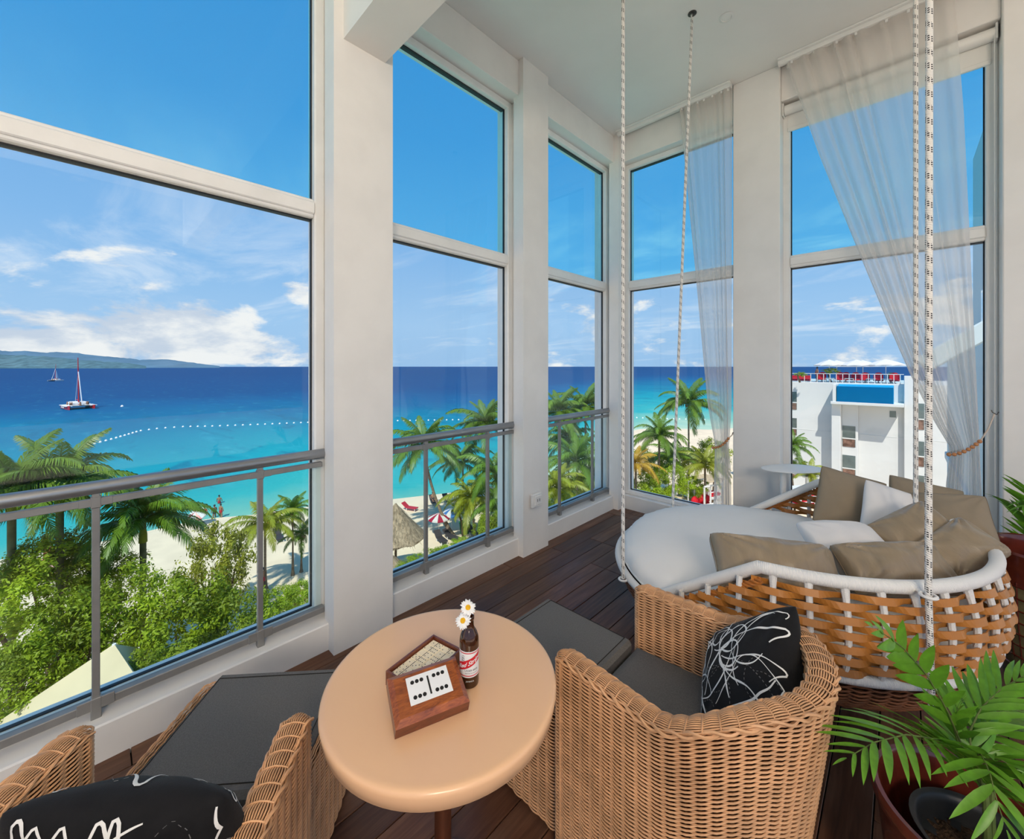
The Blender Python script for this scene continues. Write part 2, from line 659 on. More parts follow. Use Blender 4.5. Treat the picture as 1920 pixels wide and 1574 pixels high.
# curtain tracks on the ceiling
for nm, x0, x1, lb in (('curtain_track', XCOL, -1.118, 'white ceiling curtain track running from the corner to the wide column'),
                       ('curtain_track', -.752, XE - .4, 'white ceiling curtain track carrying the wide swept curtain')):
    t = thing(nm, lb, 'curtain track', ((x0 + x1) / 2, 4.03, ZC))
    MB().bbox(x0, x1, 4.012, 4.05, ZC - .045, ZC - .001, .003).build('channel', 'white_paint', t, False, True)
    MB().bbox(x0, x1, 3.985, 4.012, ZC - .014, ZC - .001, .002).build('flange', 'white_paint', t, False, True)
    MB().bbox(x0 - .001 if x0 > -1 else x1 - .003, x0 + .003 if x0 > -1 else x1 + .001, 4.008, 4.054, ZC - .05, ZC - .002, .001).build('end_cap', 'white_plastic', t, False, True)

# roller blind in the recess of window 5
t = thing('roller_blind', 'rolled up white roller blind above the swept curtain', 'blind', (-.14, 4.2, 3.78))
MB().tube([(-.735, 4.195, 3.825), (.45, 4.195, 3.825)], .042, 20).build('roller', 'white_plastic', t, True, True)
MB().bbox(-.72, .435, 4.222, 4.226, 3.675, 3.83, .001).build('shade_cloth', 'white_plastic', t, False, True)
MB().bbox(-.72, .435, 4.214, 4.236, 3.645, 3.677, .004).build('bottom_bar', 'white_plastic', t, False, True)
for xx in (-.744, .452):
    MB().bbox(xx - .006, xx + .006, 4.15, 4.24, 3.77, 3.878, .003).build('bracket', 'white_plastic', t, False, True)
mb = MB()
zz = 3.80
for s_ in (-.012, .012):
    mb.tube([(.443, 4.17 + s_, 3.82), (.444, 4.17 + s_, 2.2), (.445, 4.17 + s_, .72)], .0022, 5)
mb.build('pull_chain', 'white_plastic', t, True, True)
# ================================================================ wicker furniture
M('wicker', (.62, .34, .17), .5, .4, var=.16, scale=14, bump=.05)
M('wicker_core', (.075, .032, .014), .9, .1)
M('seat_fabric', (.135, .130, .125), .9, .2, var=.14, scale=260, bump=.25, bscale=900)
M('seat_seam', (.03, .028, .026), .9, .1)
M('black_fabric', (.0065, .006, .0065), .85, .25, var=.2, scale=30, bump=.1, bscale=400, sheen=.05)
M('white_thread', (.78, .76, .72), .8, .2)
M('grey_thread', (.16, .155, .15), .8, .2)


def weave(pts, nrm, vdir, r, amp, phase, per, closed=False, sides=4, bulge=False):
    """one strand per row; pts (rows, n, 3) base points, nrm surface normal, vdir across the rows.
    per: samples between two stakes"""
    rows, n = pts.shape[:2]
    k = np.arange(n)[None, :] / per
    off = amp * np.sin(PI * k + phase[:, None] + PI / 2)
    if bulge:
        off = np.broadcast_to(amp * (np.abs(np.sin(PI * (k + .5))) - .35), off.shape)
    P = pts + nrm * off[..., None]
    a = np.arange(sides) * 2 * PI / sides
    ring = np.cos(a)[None, None, :, None] * nrm[:, :, None, :] + np.sin(a)[None, None, :, None] * vdir[:, :, None, :]
    V = P[:, :, None, :] + r * ring
    idx = np.arange(rows * n * sides).reshape(rows, n, sides)
    if closed:
        A, B = idx, np.roll(idx, -1, axis=1)
    else:
        A, B = idx[:, :-1], idx[:, 1:]
    F = np.stack([A, np.roll(A, -1, axis=2), np.roll(B, -1, axis=2), B], axis=-1).reshape(-1, 4)
    return V.reshape(-1, 3), F


def norm_(a):
    return a / np.maximum(np.linalg.norm(a, axis=-1, keepdims=True), 1e-9)


class NB:
    """numpy quad-mesh collector"""
    def __init__(s):
        s.v, s.f, s.n = [], [], 0

    def add(s, vf):
        v, f = vf
        s.v.append(v)
        s.f.append(f + s.n)
        s.n += len(v)

    def build(s, name, mat, parent=None, smooth=True):
        return link(name, raw_mesh(name, np.concatenate(s.v), np.concatenate(s.f), smooth), mat, parent)


def resample(poly, n, closed=False):
    p = np.array(poly, dtype=float)
    if closed:
        p = np.vstack([p, p[:1]])
    d = np.concatenate([[0], np.cumsum(np.linalg.norm(np.diff(p, axis=0), axis=1))])
    q = np.linspace(0, d[-1], n + 1)[:n] if closed else np.linspace(0, d[-1], n)
    return np.stack([np.interp(q, d, p[:, i]) for i in range(p.shape[1])], axis=1), d[-1]


def dirs2(p, closed):
    if closed:
        t = np.roll(p, -1, 0) - np.roll(p, 1, 0)
    else:
        t = np.gradient(p, axis=0)
    t = norm_(t)
    return t, np.stack([t[:, 1], -t[:, 0]], axis=1)       # tangent, normal to the right of travel


# --- chair plan (front towards +x, origin on the floor under the back's centre)
FRONT, TH_W = .385, .057


def chair_center():
    """centre line of the wall, from the -y arm tip round the back to the +y arm tip"""
    p = []
    for i in range(12):
        k = i / 11
        p.append((FRONT - .03 - (FRONT - .03) * k, -(.274 + .027 * k)))
    for i in range(1, 40):
        a = -PI / 2 - PI * i / 40
        p.append((.29 * math.cos(a), .299 * math.sin(a)))
    for i in range(12):
        k = 1 - i / 11
        p.append((FRONT - .03 - (FRONT - .03) * k, (.274 + .027 * k)))
    return p


def rim_z(x):
    """height of the rim as a function of plan x"""
    k = min(1, max(0, (.06 - x) / .30))
    k = k * k * (3 - 2 * k)
    return .642 + .012 * max(0, x) / .38 + .112 * k


def lean(x):
    return .095 * min(1, max(0, (.12 - x) / .35))


def chair_mesh():
    t = thing('wicker_armchair', 'tan wicker tub armchair', 'chair')
    C, _ = resample(chair_center(), 200)
    T, N = dirs2(C, False)
    # travel goes -y tip -> back -> +y tip, i.e. clockwise seen from above; right-hand normal points inside
    Nout = -N
    if Nout[100][0] > 0:
        Nout = -Nout
    h = TH_W / 2
    # --- outer shell rows incl. the arm fronts (open path: inner corner of tip, front, outer side, ..., other tip)
    outer = C + Nout * h
    inner = C - Nout * h

    def arc(c, a_in, a_out, k=5):
        return [a_in + (a_out - a_in) * i / k for i in range(k + 1)]

    def tip(pi, po):
        # rounded front of an arm
        o = []
        mid = (pi + po) / 2
        fwd = np.array([1.0, 0])
        for i in range(9):
            a = PI * i / 8
            u = (pi - po) / 2 * math.cos(a)
            o.append(mid + u + fwd * .026 * math.sin(a) ** .6)
        return o
    path = tip(inner[0], outer[0]) + list(outer[1:-1]) + tip(inner[-1], outer[-1])[::-1]
    per = 4
    pitch_u = .0385
    P, L = resample(path, 10)
    nst = int(round(L / pitch_u))
    P, L = resample(path, nst * per + 1)
    _, No = dirs2(P, False)
    mid = P[len(P) // 2]
    if No[len(P) // 2] @ (mid - np.array([.2, 0])) < 0:
        No = -No
    zr = np.array([rim_z(x) for x in P[:, 0]])
    ln = np.array([lean(x) for x in P[:, 0]])
    rows = 112
    z0 = .025
    jj = (np.arange(rows) + .3) / rows

    def shell(Pq, Nq, zrq, lnq, j, flip=1.0):
        z = z0 + (zrq[None] - .008 - z0) * j[:, None]
        inn = lnq[None] * (1 - z / .75)
        pts = np.concatenate([Pq[None] - Nq[None] * inn[..., None] * flip, z[..., None]], axis=2)
        n3 = np.concatenate([np.broadcast_to(Nq[None], pts.shape[:2] + (2,)), np.zeros(pts.shape[:2] + (1,))], axis=2)
        v3 = np.broadcast_to(np.array([0, 0, 1.0]), pts.shape)
        return pts, n3, v3
    nb = NB()
    pts, n3, v3 = shell(P, No, zr, ln, jj)
    nb.add(weave(pts, n3, v3, .0033, .0038, PI * (np.arange(rows) % 2), per))
    # inner face above the seat
    Pi, Li = resample(list(inner), int(round(Li_ / pitch_u)) * per + 1 if (Li_ := np.linalg.norm(np.diff(inner, axis=0), axis=1).sum()) else 10)
    _, Ni = dirs2(Pi, False)
    m = len(Pi) // 2
    if Ni[m] @ (Pi[m] - np.array([.2, 0])) > 0:
        Ni = -Ni
    zri = np.array([rim_z(x) for x in Pi[:, 0]])
    lni = np.array([lean(x) for x in Pi[:, 0]])
    ji = (np.arange(52) + .3) / 52 * .46 + .54
    pts, n3, v3 = shell(Pi, Ni, zri, lni, ji, -1.0)
    nb.add(weave(pts, n3, v3, .0033, .0038, PI * (np.arange(52) % 2), per))
    nb.build('wall_weave', 'wicker', t)['kind'] = 'stuff'
    # --- rim: strands running along the top
    Cq, Lc = resample(list(C), 10)
    nsc = int(round(Lc / pitch_u))
    Cq, Lc = resample(list(C), nsc * per + 1)
    # extend over the rounded tips
    _, Nc = dirs2(Cq, False)
    mc = len(Cq) // 2
    if Nc[mc] @ (Cq[mc] - np.array([.2, 0])) < 0:
        Nc = -Nc
    zc = np.array([rim_z(x) for x in Cq[:, 0]])
    nr = 12
    ww = np.linspace(-1, 1, nr)
    ext = np.zeros(len(Cq))
    ext[0] = ext[-1] = .02
    pts = np.zeros((nr, len(Cq), 3))
    n3 = np.zeros_like(pts)
    v3 = np.zeros_like(pts)
    for i, q in enumerate(ww):
        pts[i, :, :2] = Cq + Nc * q * (h + .001)
        pts[i, :, 2] = zc + .010 * math.cos(q * 1.35) - .002
        pts[i, 0, 0] += .02 * math.cos(q * 1.4)
        pts[i, -1, 0] += .02 * math.cos(q * 1.4)
        pts[i, 0, 2] -= .012
        pts[i, -1, 2] -= .012
        a = q * 1.0
        n3[i, :, :2] = Nc * math.sin(a)
        n3[i, :, 2] = math.cos(a)
        v3[i, :, :2] = Nc * math.cos(a)
        v3[i, :, 2] = -math.sin(a)
    nb = NB()
    nb.add(weave(pts, n3, v3, .0022, .0052, np.zeros(nr), per, bulge=True))
    nb.build('rim_weave', 'wicker', t)['kind'] = 'stuff'
    mb = MB()
    for i in range(2, len(Cq) - 2, per):
        for dq in (0, 1):
            i_ = i + dq if False else i
        mb.tube([(Cq[i][0] + Nc[i][0] * q * h, Cq[i][1] + Nc[i][1] * q * h, zc[i] + .010 * math.cos(q * 1.35) - .0015) for q in (-1, -.5, 0, .5, 1)], .0022, 5)
    mb.build('rim_stakes', 'wicker', t)['kind'] = 'stuff'
    # --- twisted braid along the outer and inner edge of the rim
    mb = MB()
    for side, rad in ((1, .0075), (-1, .0055)):
        for ph in (0, PI):
            q = []
            for i in range(0, len(Cq), 1):
                a = 2 * PI * i / 9 + ph
                nrm = Vector((Nc[i][0] * side, Nc[i][1] * side, 0))
                b_ = Vector((Cq[i][0], Cq[i][1], zc[i] - .004)) + nrm * (h + .003)
                if i in (0, len(Cq) - 1):
                    b_ += Vector((.012, 0, -.01))
                q.append(b_ + nrm * rad * .7 * math.cos(a) + Vector((0, 0, rad * .9 * math.sin(a))))
            mb.tube(q, .0042 if side > 0 else .0035, 5)
    mb.build('rim_braid', 'wicker', t)['kind'] = 'stuff'
    # edging cane up the corners of the arm fronts
    for sg in (-1, 1):
        for q in (-1, 1):
            yy = sg * (.274 + q * (h + .001))
            MB().tube([(FRONT - .028, yy, .02), (FRONT - .028, yy, .34), (FRONT - .028, yy, .635), (FRONT - .04, yy, .65)], .0045, 6).build('edge_cane', 'wicker', t)
    # --- dark core inside the weave
    mb = MB()
    n = len(C)
    cv, cf = [], []
    for i in range(n):
        x = C[i][0]
        z1 = rim_z(x) - .003
        for (sgn, z) in ((1, .02), (1, z1), (-1, z1), (-1, .02)):
            inn = lean(x) * (1 - z / .75)
            p = C[i] + Nout[i] * (sgn * (h - .006) - inn)
            cv.append((p[0], p[1], z))
    for i in range(n - 1):
        for j in range(4):
            j2 = (j + 1) % 4
            cf.append((i * 4 + j, i * 4 + j2, (i + 1) * 4 + j2, (i + 1) * 4 + j))
    cf += [(0, 1, 2, 3), tuple((n - 1) * 4 + j for j in (3, 2, 1, 0))]
    mb.add(cv, cf)
    mb.build('frame', 'wicker_core', t, False)
    # seat deck front apron
    MB().bbox(FRONT - .06, FRONT - .035, -.235, .235, .02, .335, .003).build('apron', 'wicker_core', t, False)
    nb = NB()
    yy, _ = resample([(FRONT - .033, -.236), (FRONT - .033, .236)], 12 * per + 1)
    rws = 52
    pts = np.zeros((rws, len(yy), 3))
    pts[..., :2] = yy[None]
    pts[..., 2] = (.025 + .32 * np.arange(rws) / rws)[:, None]
    n3 = np.zeros_like(pts)
    n3[..., 0] = 1
    v3 = np.zeros_like(pts)
    v3[..., 2] = 1
    nb.add(weave(pts, n3, v3, .0031, .0036, PI * (np.arange(rws) % 2), per))
    nb.build('front_weave', 'wicker', t)['kind'] = 'stuff'
    # --- seat cushion: flat slab following the tub
    out = []
    for i in range(0, n, 6):
        p = C[i] - Nout[i] * (h + .008)
        out.append((p[0], p[1]))
    out[0] = (FRONT - .02, out[0][1])
    out[-1] = (FRONT - .02, out[-1][1])
    cz = sum(p[0] for p in out) / len(out)
    rings = [(1.0, .335), (1.0, .395), (.992, .408), (.975, .416), (.9, .421), (.6, .424), (.2, .425)]
    v, f = [], []
    for sc2, z in rings:
        for p in out:
            v.append((cz + (p[0] - cz) * sc2, p[1] * sc2, z))
    k = len(out)
    for i in range(len(rings) - 1):
        for j in range(k):
            f.append((i * k + j, i * k + (j + 1) % k, (i + 1) * k + (j + 1) % k, (i + 1) * k + j))
    f.append(tuple((len(rings) - 1) * k + j for j in range(k)))
    MB().add(v, f).build('seat_cushion', 'seat_fabric', t)
    return t


chair = chair_mesh()
chair['label'] = 'tan wicker tub armchair facing the windows beside the hanging daybed'
chair['group'] = 'wicker armchairs at the round table'
chair.location = (-.445, 1.362, 0)
chair.rotation_euler = (0, 0, PI)
c2 = copy_tree(chair)
c2['label'] = 'tan wicker tub armchair at the picture edge below the long handrail'
FD = R(138)
c2.rotation_euler = (0, 0, FD)
tipc = Vector((-1.376, .199, 0))
c2.location = tipc - Vector((math.cos(FD), math.sin(FD), 0)) * FRONT


def ottoman_mesh(dx_, dy_):
    t = thing('wicker_ottoman', 'tan wicker ottoman', 'ottoman')
    a, b, r = dx_ / 2, dy_ / 2, .03
    path = []
    for cx, cy, a0 in ((a - r, -b + r, -90), (a - r, b - r, 0), (-a + r, b - r, 90), (-a + r, -b + r, 180)):
        for i in range(7):
            an = R(a0 + 90 * i / 6)
            path.append((cx + r * math.cos(an), cy + r * math.sin(an)))
    per = 4
    P, L = resample(path, 10, True)
    nst = 2 * int(round(L / .0385 / 2))
    P, L = resample(path, nst * per, True)
    _, N = dirs2(P, True)
    if N[0] @ P[0] < 0:
        N = -N
    rows = 66
    z = .02 + .378 * (np.arange(rows) + .3) / rows
    pts = np.concatenate([np.broadcast_to(P[None], (rows, len(P), 2)), np.broadcast_to(z[:, None, None], (rows, len(P), 1))], axis=2)
    n3 = np.concatenate([np.broadcast_to(N[None], (rows, len(P), 2)), np.zeros((rows, len(P), 1))], axis=2)
    v3 = np.broadcast_to(np.array([0, 0, 1.]), pts.shape)
    nb = NB()
    nb.add(weave(pts, n3, v3, .0033, .0038, PI * (np.arange(rows) % 2), per, True))
    nb.build('side_weave', 'wicker', t)['kind'] = 'stuff'
    nb = NB()
    nr = 7
    pts = np.zeros((nr, len(P), 3))
    n3 = np.zeros_like(pts)
    v3 = np.zeros_like(pts)
    for i in range(nr):
        q = i / (nr - 1)
        pts[i, :, :2] = P - N * (.032 * q)
        pts[i, :, 2] = .400 + .014 * math.sin(PI * min(1, q + .25))
        n3[i, :, 2] = 1
        v3[i, :, :2] = N
    nb.add(weave(pts, n3, v3, .0024, .0045, np.zeros(nr), per, True, bulge=True))
    nb.build('rim_weave', 'wicker', t)['kind'] = 'stuff'
    MB().bbox(-a + .008, a - .008, -b + .008, b - .008, .015, .394, .01).build('frame', 'wicker_core', t, False)
    ya, yb = -b + .014, b - .042
    MB().bbox(-a - .012, a + .012, ya, yb, .345, .438, .014).build('cushion', 'seat_fabric', t, True)
    s_ = MB()
    q = [(-a + .02, ya + .016), (a - .02, ya + .016), (a - .02, yb - .016), (-a + .02, yb - .016)]
    s_.tube([(x, y, .4385) for x, y in q], .0022, 5, True)
    s_.build('seam', 'seat_seam', t)
    return t


ot = ottoman_mesh(.44, .52)
tag(ot, 'tan wicker ottoman with grey pad before the armchair by the daybed', 'ottoman', 'wicker ottomans')
ot.location = (-1.055, 1.352, 0)
ot.rotation_euler = (0, 0, PI)
o2 = copy_tree(ot)
o2['label'] = 'tan wicker ottoman with grey pad below the long handrail'
o2.rotation_euler = (0, 0, FD)
o2.location = tipc + Vector((math.cos(FD), math.sin(FD), 0)) * .224


# ---------------------------------------------------------------- pillows
class Pillow:
    def __init__(s, wd_, ht, th, seed, wrinkle=.012, pinch=.07, full=.42, box=0.0, res=36):
        s.w, s.h, s.t, s.seed, s.wr, s.pinch, s.full, s.box, s.res = wd_, ht, th, seed, wrinkle, pinch, full, box, res

    def pt(s, a, b, side):
        """a, b in -1..1"""
        rc = 1 - .05 * (a * b) ** 4
        x = s.w / 2 * a * rc * (1 - s.pinch * (1 - b * b) * abs(a))
        y = s.h / 2 * b * rc * (1 - s.pinch * (1 - a * a) * abs(b))
        k = max(0, (1 - a * a)) ** s.full * max(0, (1 - b * b)) ** s.full
        z = s.t / 2 * k * side
        sd = s.seed
        n = mnoise.noise(Vector((x * 5 + sd, y * 5, side * 3 + sd)))
        # folds radiating from the corners
        f = 0
        for ca, cb in ((1, 1), (-1, 1), (1, -1), (-1, -1)):
            dx_, dy_ = a - ca, b - cb
            d = math.hypot(dx_, dy_)
            an = math.atan2(dy_, dx_)
            f += math.sin(an * 13 + sd * 3 + ca * 2 + cb) * math.exp(-d * 1.6) * min(1, d * 2.2)
        n2 = mnoise.noise(Vector((x * 16 + y * 5 + sd, y * 7 - sd, side)))
        z += side * s.wr * (n * 1.2 + f * .9 + n2 * .6) * min(1, k * 1.6)
        return Vector((x, y, z))

    def nrm(s, a, b, side):
        e = .02
        u = s.pt(min(.999, a + e), b, side) - s.pt(max(-.999, a - e), b, side)
        v = s.pt(a, min(.999, b + e), side) - s.pt(a, max(-.999, b - e), side)
        n = u.cross(v)
        if n.z * side < 0:
            n = -n
        return n.normalized()

    def mesh(s, name):
        n = s.res
        mb = MB()

        def g(q):
            q = 2 * q - 1
            return math.copysign(1 - (1 - abs(q)) ** 1.5, q)
        for side in (1, -1):
            m2 = MB().grid(lambda u, v: s.pt(g(u), g(v), side), n, n)
            fs = m2.f if side > 0 else [tuple(reversed(q)) for q in m2.f]
            mb.add(m2.v, fs)
        me = mb.mesh(name)
        import bmesh
        bm = bmesh.new()
        bm.from_mesh(me)
        bmesh.ops.remove_doubles(bm, verts=bm.verts, dist=1e-5)
        bm.to_mesh(me)
        bm.free()
        me.polygons.foreach_set('use_smooth', np.full(len(me.polygons), True))
        return me

    def edge(s, n=30):
        q = []
        for (a0, b0), (a1, b1) in (((-1, -1), (1, -1)), ((1, -1), (1, 1)), ((1, 1), (-1, 1)), ((-1, 1), (-1, -1))):
            for i in range(n):
                k = i / n
                q.append(s.pt(a0 + (a1 - a0) * k, b0 + (b1 - b0) * k, 1))
        return q


def scribble(pl, side, parent, seed, n_lines, mat='white_thread', wid=.0034, name='embroidered_line', dashed=False):
    rnd = random.Random(seed)
    for li in range(n_lines):
        # long loopy curve across the cushion
        a = -.86 + 1.72 * ((li * 7) % 16 % 4 + rnd.random()) / 4
        b = -.86 + 1.72 * ((li * 7) % 16 // 4 + rnd.random()) / 4
        ang = rnd.uniform(0, 2 * PI)
        curv = rnd.choice([-1, 1]) * rnd.uniform(.6, 3.2)
        pts = []
        wv = rnd.uniform(.6, 1.5)
        for i in range(rnd.randint(40, 85)):
            pts.append((a, b))
            curv += rnd.uniform(-.7, .7)
            curv = max(-5, min(5, curv))
            ang += curv * .032
            a += math.cos(ang) * .032
            b += math.sin(ang) * .032
            if abs(a) > .93 or abs(b) > .93:
                tgt = math.atan2(-b, -a)
                dlt = (tgt - ang + PI) % (2 * PI) - PI
                ang += .35 * dlt
            if abs(a) > .985 or abs(b) > .985:
                break
        if len(pts) < 14:
            continue
        v, f = [], []
        m = len(pts)
        for i, (a, b) in enumerate(pts):
            a2, b2 = pts[min(m - 1, i + 1)]
            a1, b1 = pts[max(0, i - 1)]
            p = pl.pt(a, b, side)
            nn = pl.nrm(a, b, side)
            tt = (pl.pt(a2, b2, side) - pl.pt(a1, b1, side))
            tt = tt.normalized() if tt.length > 1e-8 else Vector((1, 0, 0))
            sd = nn.cross(tt)
            wl_ = wid * wv * (.55 + .45 * math.sin(PI * i / m * (2 + li % 3)) ** 2)
            o_ = p + nn * .0016
            v += [o_ - sd * wl_, o_ + nn * .0006, o_ + sd * wl_]
        for i in range(m - 1):
            if dashed and i % 2:
                continue
            f += [(i * 3, i * 3 + 1, i * 3 + 4, i * 3 + 3), (i * 3 + 1, i * 3 + 2, i * 3 + 5, i * 3 + 4)]
        MB().add(v, f).build(name, mat, parent)


def place_pillow(name, label, cat, pl, mat, m, group=None, seam=None):
    o = link(name, pl.mesh(name), mat)
    o.matrix_world = m
    tag(o, label, cat, group)
    if seam:
        MB().tube(pl.edge(), .0028, 5, True).build('seam', seam, o)
    return o


pl = Pillow(.41, .41, .17, 3.3, .008, .06, .45)
cc = Vector((-.352, 1.470, .592))
fw = Vector((-.71, -.45, .55)).normalized()
dg_ = Vector((.34, .40, .85))
dg_ = (dg_ - fw * dg_.dot(fw)).normalized()
o = place_pillow('throw_pillow', 'black cushion with white scribbled lines leaning in the armchair by the daybed', 'cushion', pl, 'black_fabric',
                 orient(cc, fw, Matrix.Rotation(R(45), 3, fw) @ dg_), 'black scribble cushions')
scribble(pl, 1, o, 11, 16, wid=.0027)
scribble(pl, 1, o, 5, 9, 'grey_thread', .0011, 'stitched_line', True)
scribble(pl, -1, o, 21, 18, wid=.0027)
pl = Pillow(.43, .40, .17, 8.1, .008, -.05, .45)
fv = Vector((math.cos(FD), math.sin(FD), 0))
o = place_pillow('throw_pillow', 'black cushion with white scribbled lines at the bottom picture corner', 'cushion', pl, 'black_fabric',
                 orient((-1.155, .072, .556), fv * .95 + Vector((0, 0, .3)), Vector((0, 0, .95)) - fv * .3), 'black scribble cushions')
scribble(pl, -1, o, 31, 34, wid=.0032)
scribble(pl, -1, o, 37, 9, 'grey_thread', .0011, 'stitched_line', True)
scribble(pl, 1, o, 33, 20, wid=.0032)
scribble(pl, 1, o, 35, 9, 'grey_thread', .0011, 'stitched_line', True)

# ================================================================ round table and what stands on it
M('table_laminate', (.80, .485, .275), .22, .5, var=.02, scale=2)
M('copper_post', (.20, .075, .04), .32, .5, metal=.7)
TX, TY, TZ = -.943, .696, .72
t = thing('round_table', 'round peach bistro table top on a copper post', 'table', (TX, TY, 0))
prof = [(.0, .668), (.300, .668), (.310, .669), (.3145, .673), (.3215, .706), (.3205, .713), (.317, .7175), (.311, .7195), (.304, .72), (.15, .72), (.0005, .72)]
MB().lathe([(max(.0005, r), z) for r, z in prof], 96, (TX, TY, 0), (False, False)).build('tabletop', 'table_laminate', t, True, True)
MB().lathe([(.024, .03), (.024, .672)], 24, (TX, TY, 0)).build('post', 'copper_post', t, True, True)
MB().lathe([(.21, 0), (.21, .008), (.19, .016), (.06, .028), (.03, .045), (.024, .05)], 48, (TX, TY, 0)).build('foot', 'copper_post', t, True, True)
MB().lathe([(.024, .63), (.09, .664), (.09, .672)], 24, (TX, TY, 0)).build('collar', 'copper_post', t, True, True)


def cw(lat, dep, z):
    """camera-plane lateral / depth -> world"""
    return Vector((lat * CT - dep * ST, lat * ST + dep * CT, z))


def wood(name, a, b, st):
    m = bpy.data.materials.new(name)
    m.use_nodes = True
    t_ = NT(m.node_tree)
    oc = t_.n('ShaderNodeTexCoord').outputs['Object']
    v = t_.n('ShaderNodeMapping', {0: oc, 3: st}).outputs[0]
    g = t_.noise(v, 3.0, 6, .6, 1.4)
    c = t_.ramp(g, [(.3, a), (.52, tuple((p + q) / 2 for p, q in zip(a, b))), (.72, b)])
    bs = t_.n('ShaderNodeBsdfPrincipled', {'Base Color': c, 'Roughness': .3, 'Specular IOR Level': .5, 'Coat Weight': .25})
    t_.n('ShaderNodeOutputMaterial', {0: bs.outputs[0]})
    MATS[name] = m


wood('rosewood', (.15, .030, .008), (.43, .115, .022), (9, 34, 34))
wood('rosewood_dark', (.10, .022, .010), (.20, .048, .018), (10, 30, 30))
M('ivory', (.86, .74, .52), .35, .4, var=.05, scale=30)
M('pip_black', (.012, .011, .010), .5)
M('white_inlay', (.80, .80, .79), .4)
# box: left corner, far corner, right corner on the table
bl, bf = cw(-.349, 1.118, TZ), cw(-.247, 1.269, TZ)
ex = (bf - bl).normalized()
ey = Vector((ex.y, -ex.x, 0))
BL, BW, BH = .184, .118, .04
mbx = basis(bl, ex, ey, Vector((0, 0, 1)))
t = thing('domino_box', 'dark red wooden domino box standing open behind its lid', 'box')
t.matrix_world = mbx
k = .007
for nm, q in (('side_wall', (0, BL, 0, k)), ('side_wall', (0, BL, BW - k, BW)), ('end_wall', (0, k, k, BW - k)), ('end_wall', (BL - k, BL, k, BW - k))):
    MB().bbox(q[0], q[1], q[2], q[3], .004, BH, .0012).build(nm, 'rosewood_dark', t, False)
MB().bbox(0, BL, 0, BW, 0, .0042, .001).build('bottom', 'rosewood_dark', t, False)
MB().bbox(k, BL - k, k, BW - k, .0042, .019, .001).build('tray_insert', 'rosewood_dark', t, False)
# dominoes: two rows of seven, long side across the box
tw, tl = (BL - 2 * k - .004) / 7, (BW - 2 * k - .003) / 2
tile_me = MB().bbox(-tw / 2 + .0004, tw / 2 - .0004, -tl / 2 + .0004, tl / 2 - .0004, 0, .0125, .0018).mesh('domino', False)
bar_me = MB().box(-tw / 2 + .0015, tw / 2 - .0015, -.0009, .0009, .0124, .0128).mesh('divider', False)
pip_me = MB().lathe([(.0017, 0), (.0016, .0003)], 10).mesh('pip', False)
PIP = {0: [], 1: [(0, 0)], 2: [(-1, -1), (1, 1)], 3: [(-1, -1), (0, 0), (1, 1)], 4: [(-1, -1), (1, 1), (-1, 1), (1, -1)], 5: [(-1, -1), (1, 1), (-1, 1), (1, -1), (0, 0)],
       6: [(-1, -1), (1, 1), (-1, 1), (1, -1), (-1, 0), (1, 0)]}
vals = [(3, 5), (4, 2), (1, 3), (5, 6), (0, 4), (2, 6), (1, 5), (4, 6), (3, 4), (6, 5), (2, 1), (6, 6), (1, 0), (2, 3)]
wordn = ['no', 'one', 'two', 'three', 'four', 'five', 'six']
for i in range(14):
    r_, c_ = divmod(i, 7)
    o = link('domino', tile_me, 'ivory')
    loc = Vector((k + .002 + tw * (c_ + .5), k + .0015 + tl * (r_ + .5), .0192))
    o.matrix_world = mbx @ Matrix.Translation(loc)
    va, vb = vals[i]
    tag(o, 'ivory domino with %s and %s pips in the %s row of the box' % (wordn[va], wordn[vb], ('outer', 'inner')[r_]), 'domino', 'dominoes in the wooden box')
    link('divider', bar_me, 'pip_black', o)
    for half, nv in ((-1, va), (1, vb)):
        for px_, py_ in PIP[nv]:
            p_ = link('pip', pip_me, 'pip_black', o)
            p_.location = (px_ * tw * .26, half * tl * .25 + py_ * tl * .135, .0124)
# lid leaning against the box
b0, b1 = cw(-.276, .954, TZ), cw(-.112, 1.037, TZ)
lx = (b1 - b0).normalized()
up_ = Vector((-lx.y, lx.x, 0))
if up_.dot(Vector((-ST, CT, 0))) < 0:
    up_ = -up_
ph = R(20)
ly = up_ * math.cos(ph) + Vector((0, 0, math.sin(ph)))
lz = lx.cross(ly)
LW, LH, LT = .184, .122, .032
t = thing('domino_case_cover', 'polished wooden box lid with a white double six inlay leaning on the box', 'lid')
t.matrix_world = basis(b0 + Vector((0, 0, .0008)) + lz * 0, lx, ly, lz)
# bevelled lid body: skirt below, sloping shoulders, flat panel on top (local z up from the underside)
z1, z2 = .031, .040
v = [(0, 0, 0), (LW, 0, 0), (LW, LH, 0), (0, LH, 0), (0, 0, z1), (LW, 0, z1), (LW, LH, z1), (0, LH, z1)]
e = .013
v += [(e, e, z2), (LW - e, e, z2), (LW - e, LH - e, z2), (e, LH - e, z2)]
off = Matrix.Translation((0, 0, 0))
MB().add(v[:8], BOXF[:1] + BOXF[2:]).build('skirt', 'rosewood_dark', t, False)
MB().add(v[4:], [(0, 1, 5, 4), (1, 2, 6, 5), (2, 3, 7, 6), (3, 0, 4, 7), (4, 5, 6, 7)]).build('panel', 'rosewood', t, False)
iw, ih = .108, .068
icx, icy = LW * .5 + .004, LH * .5 + .006
inl = MB().bbox(icx - iw / 2, icx + iw / 2, icy - ih / 2, icy + ih / 2, z2 - .001, z2 + .0008, .0003).build('inlay', 'white_inlay', t, False)
MB().box(icx - .0022, icx + .0022, icy - .023, icy + .023, z2 + .0006, z2 + .0013).build('divider', 'pip_black', inl, False)
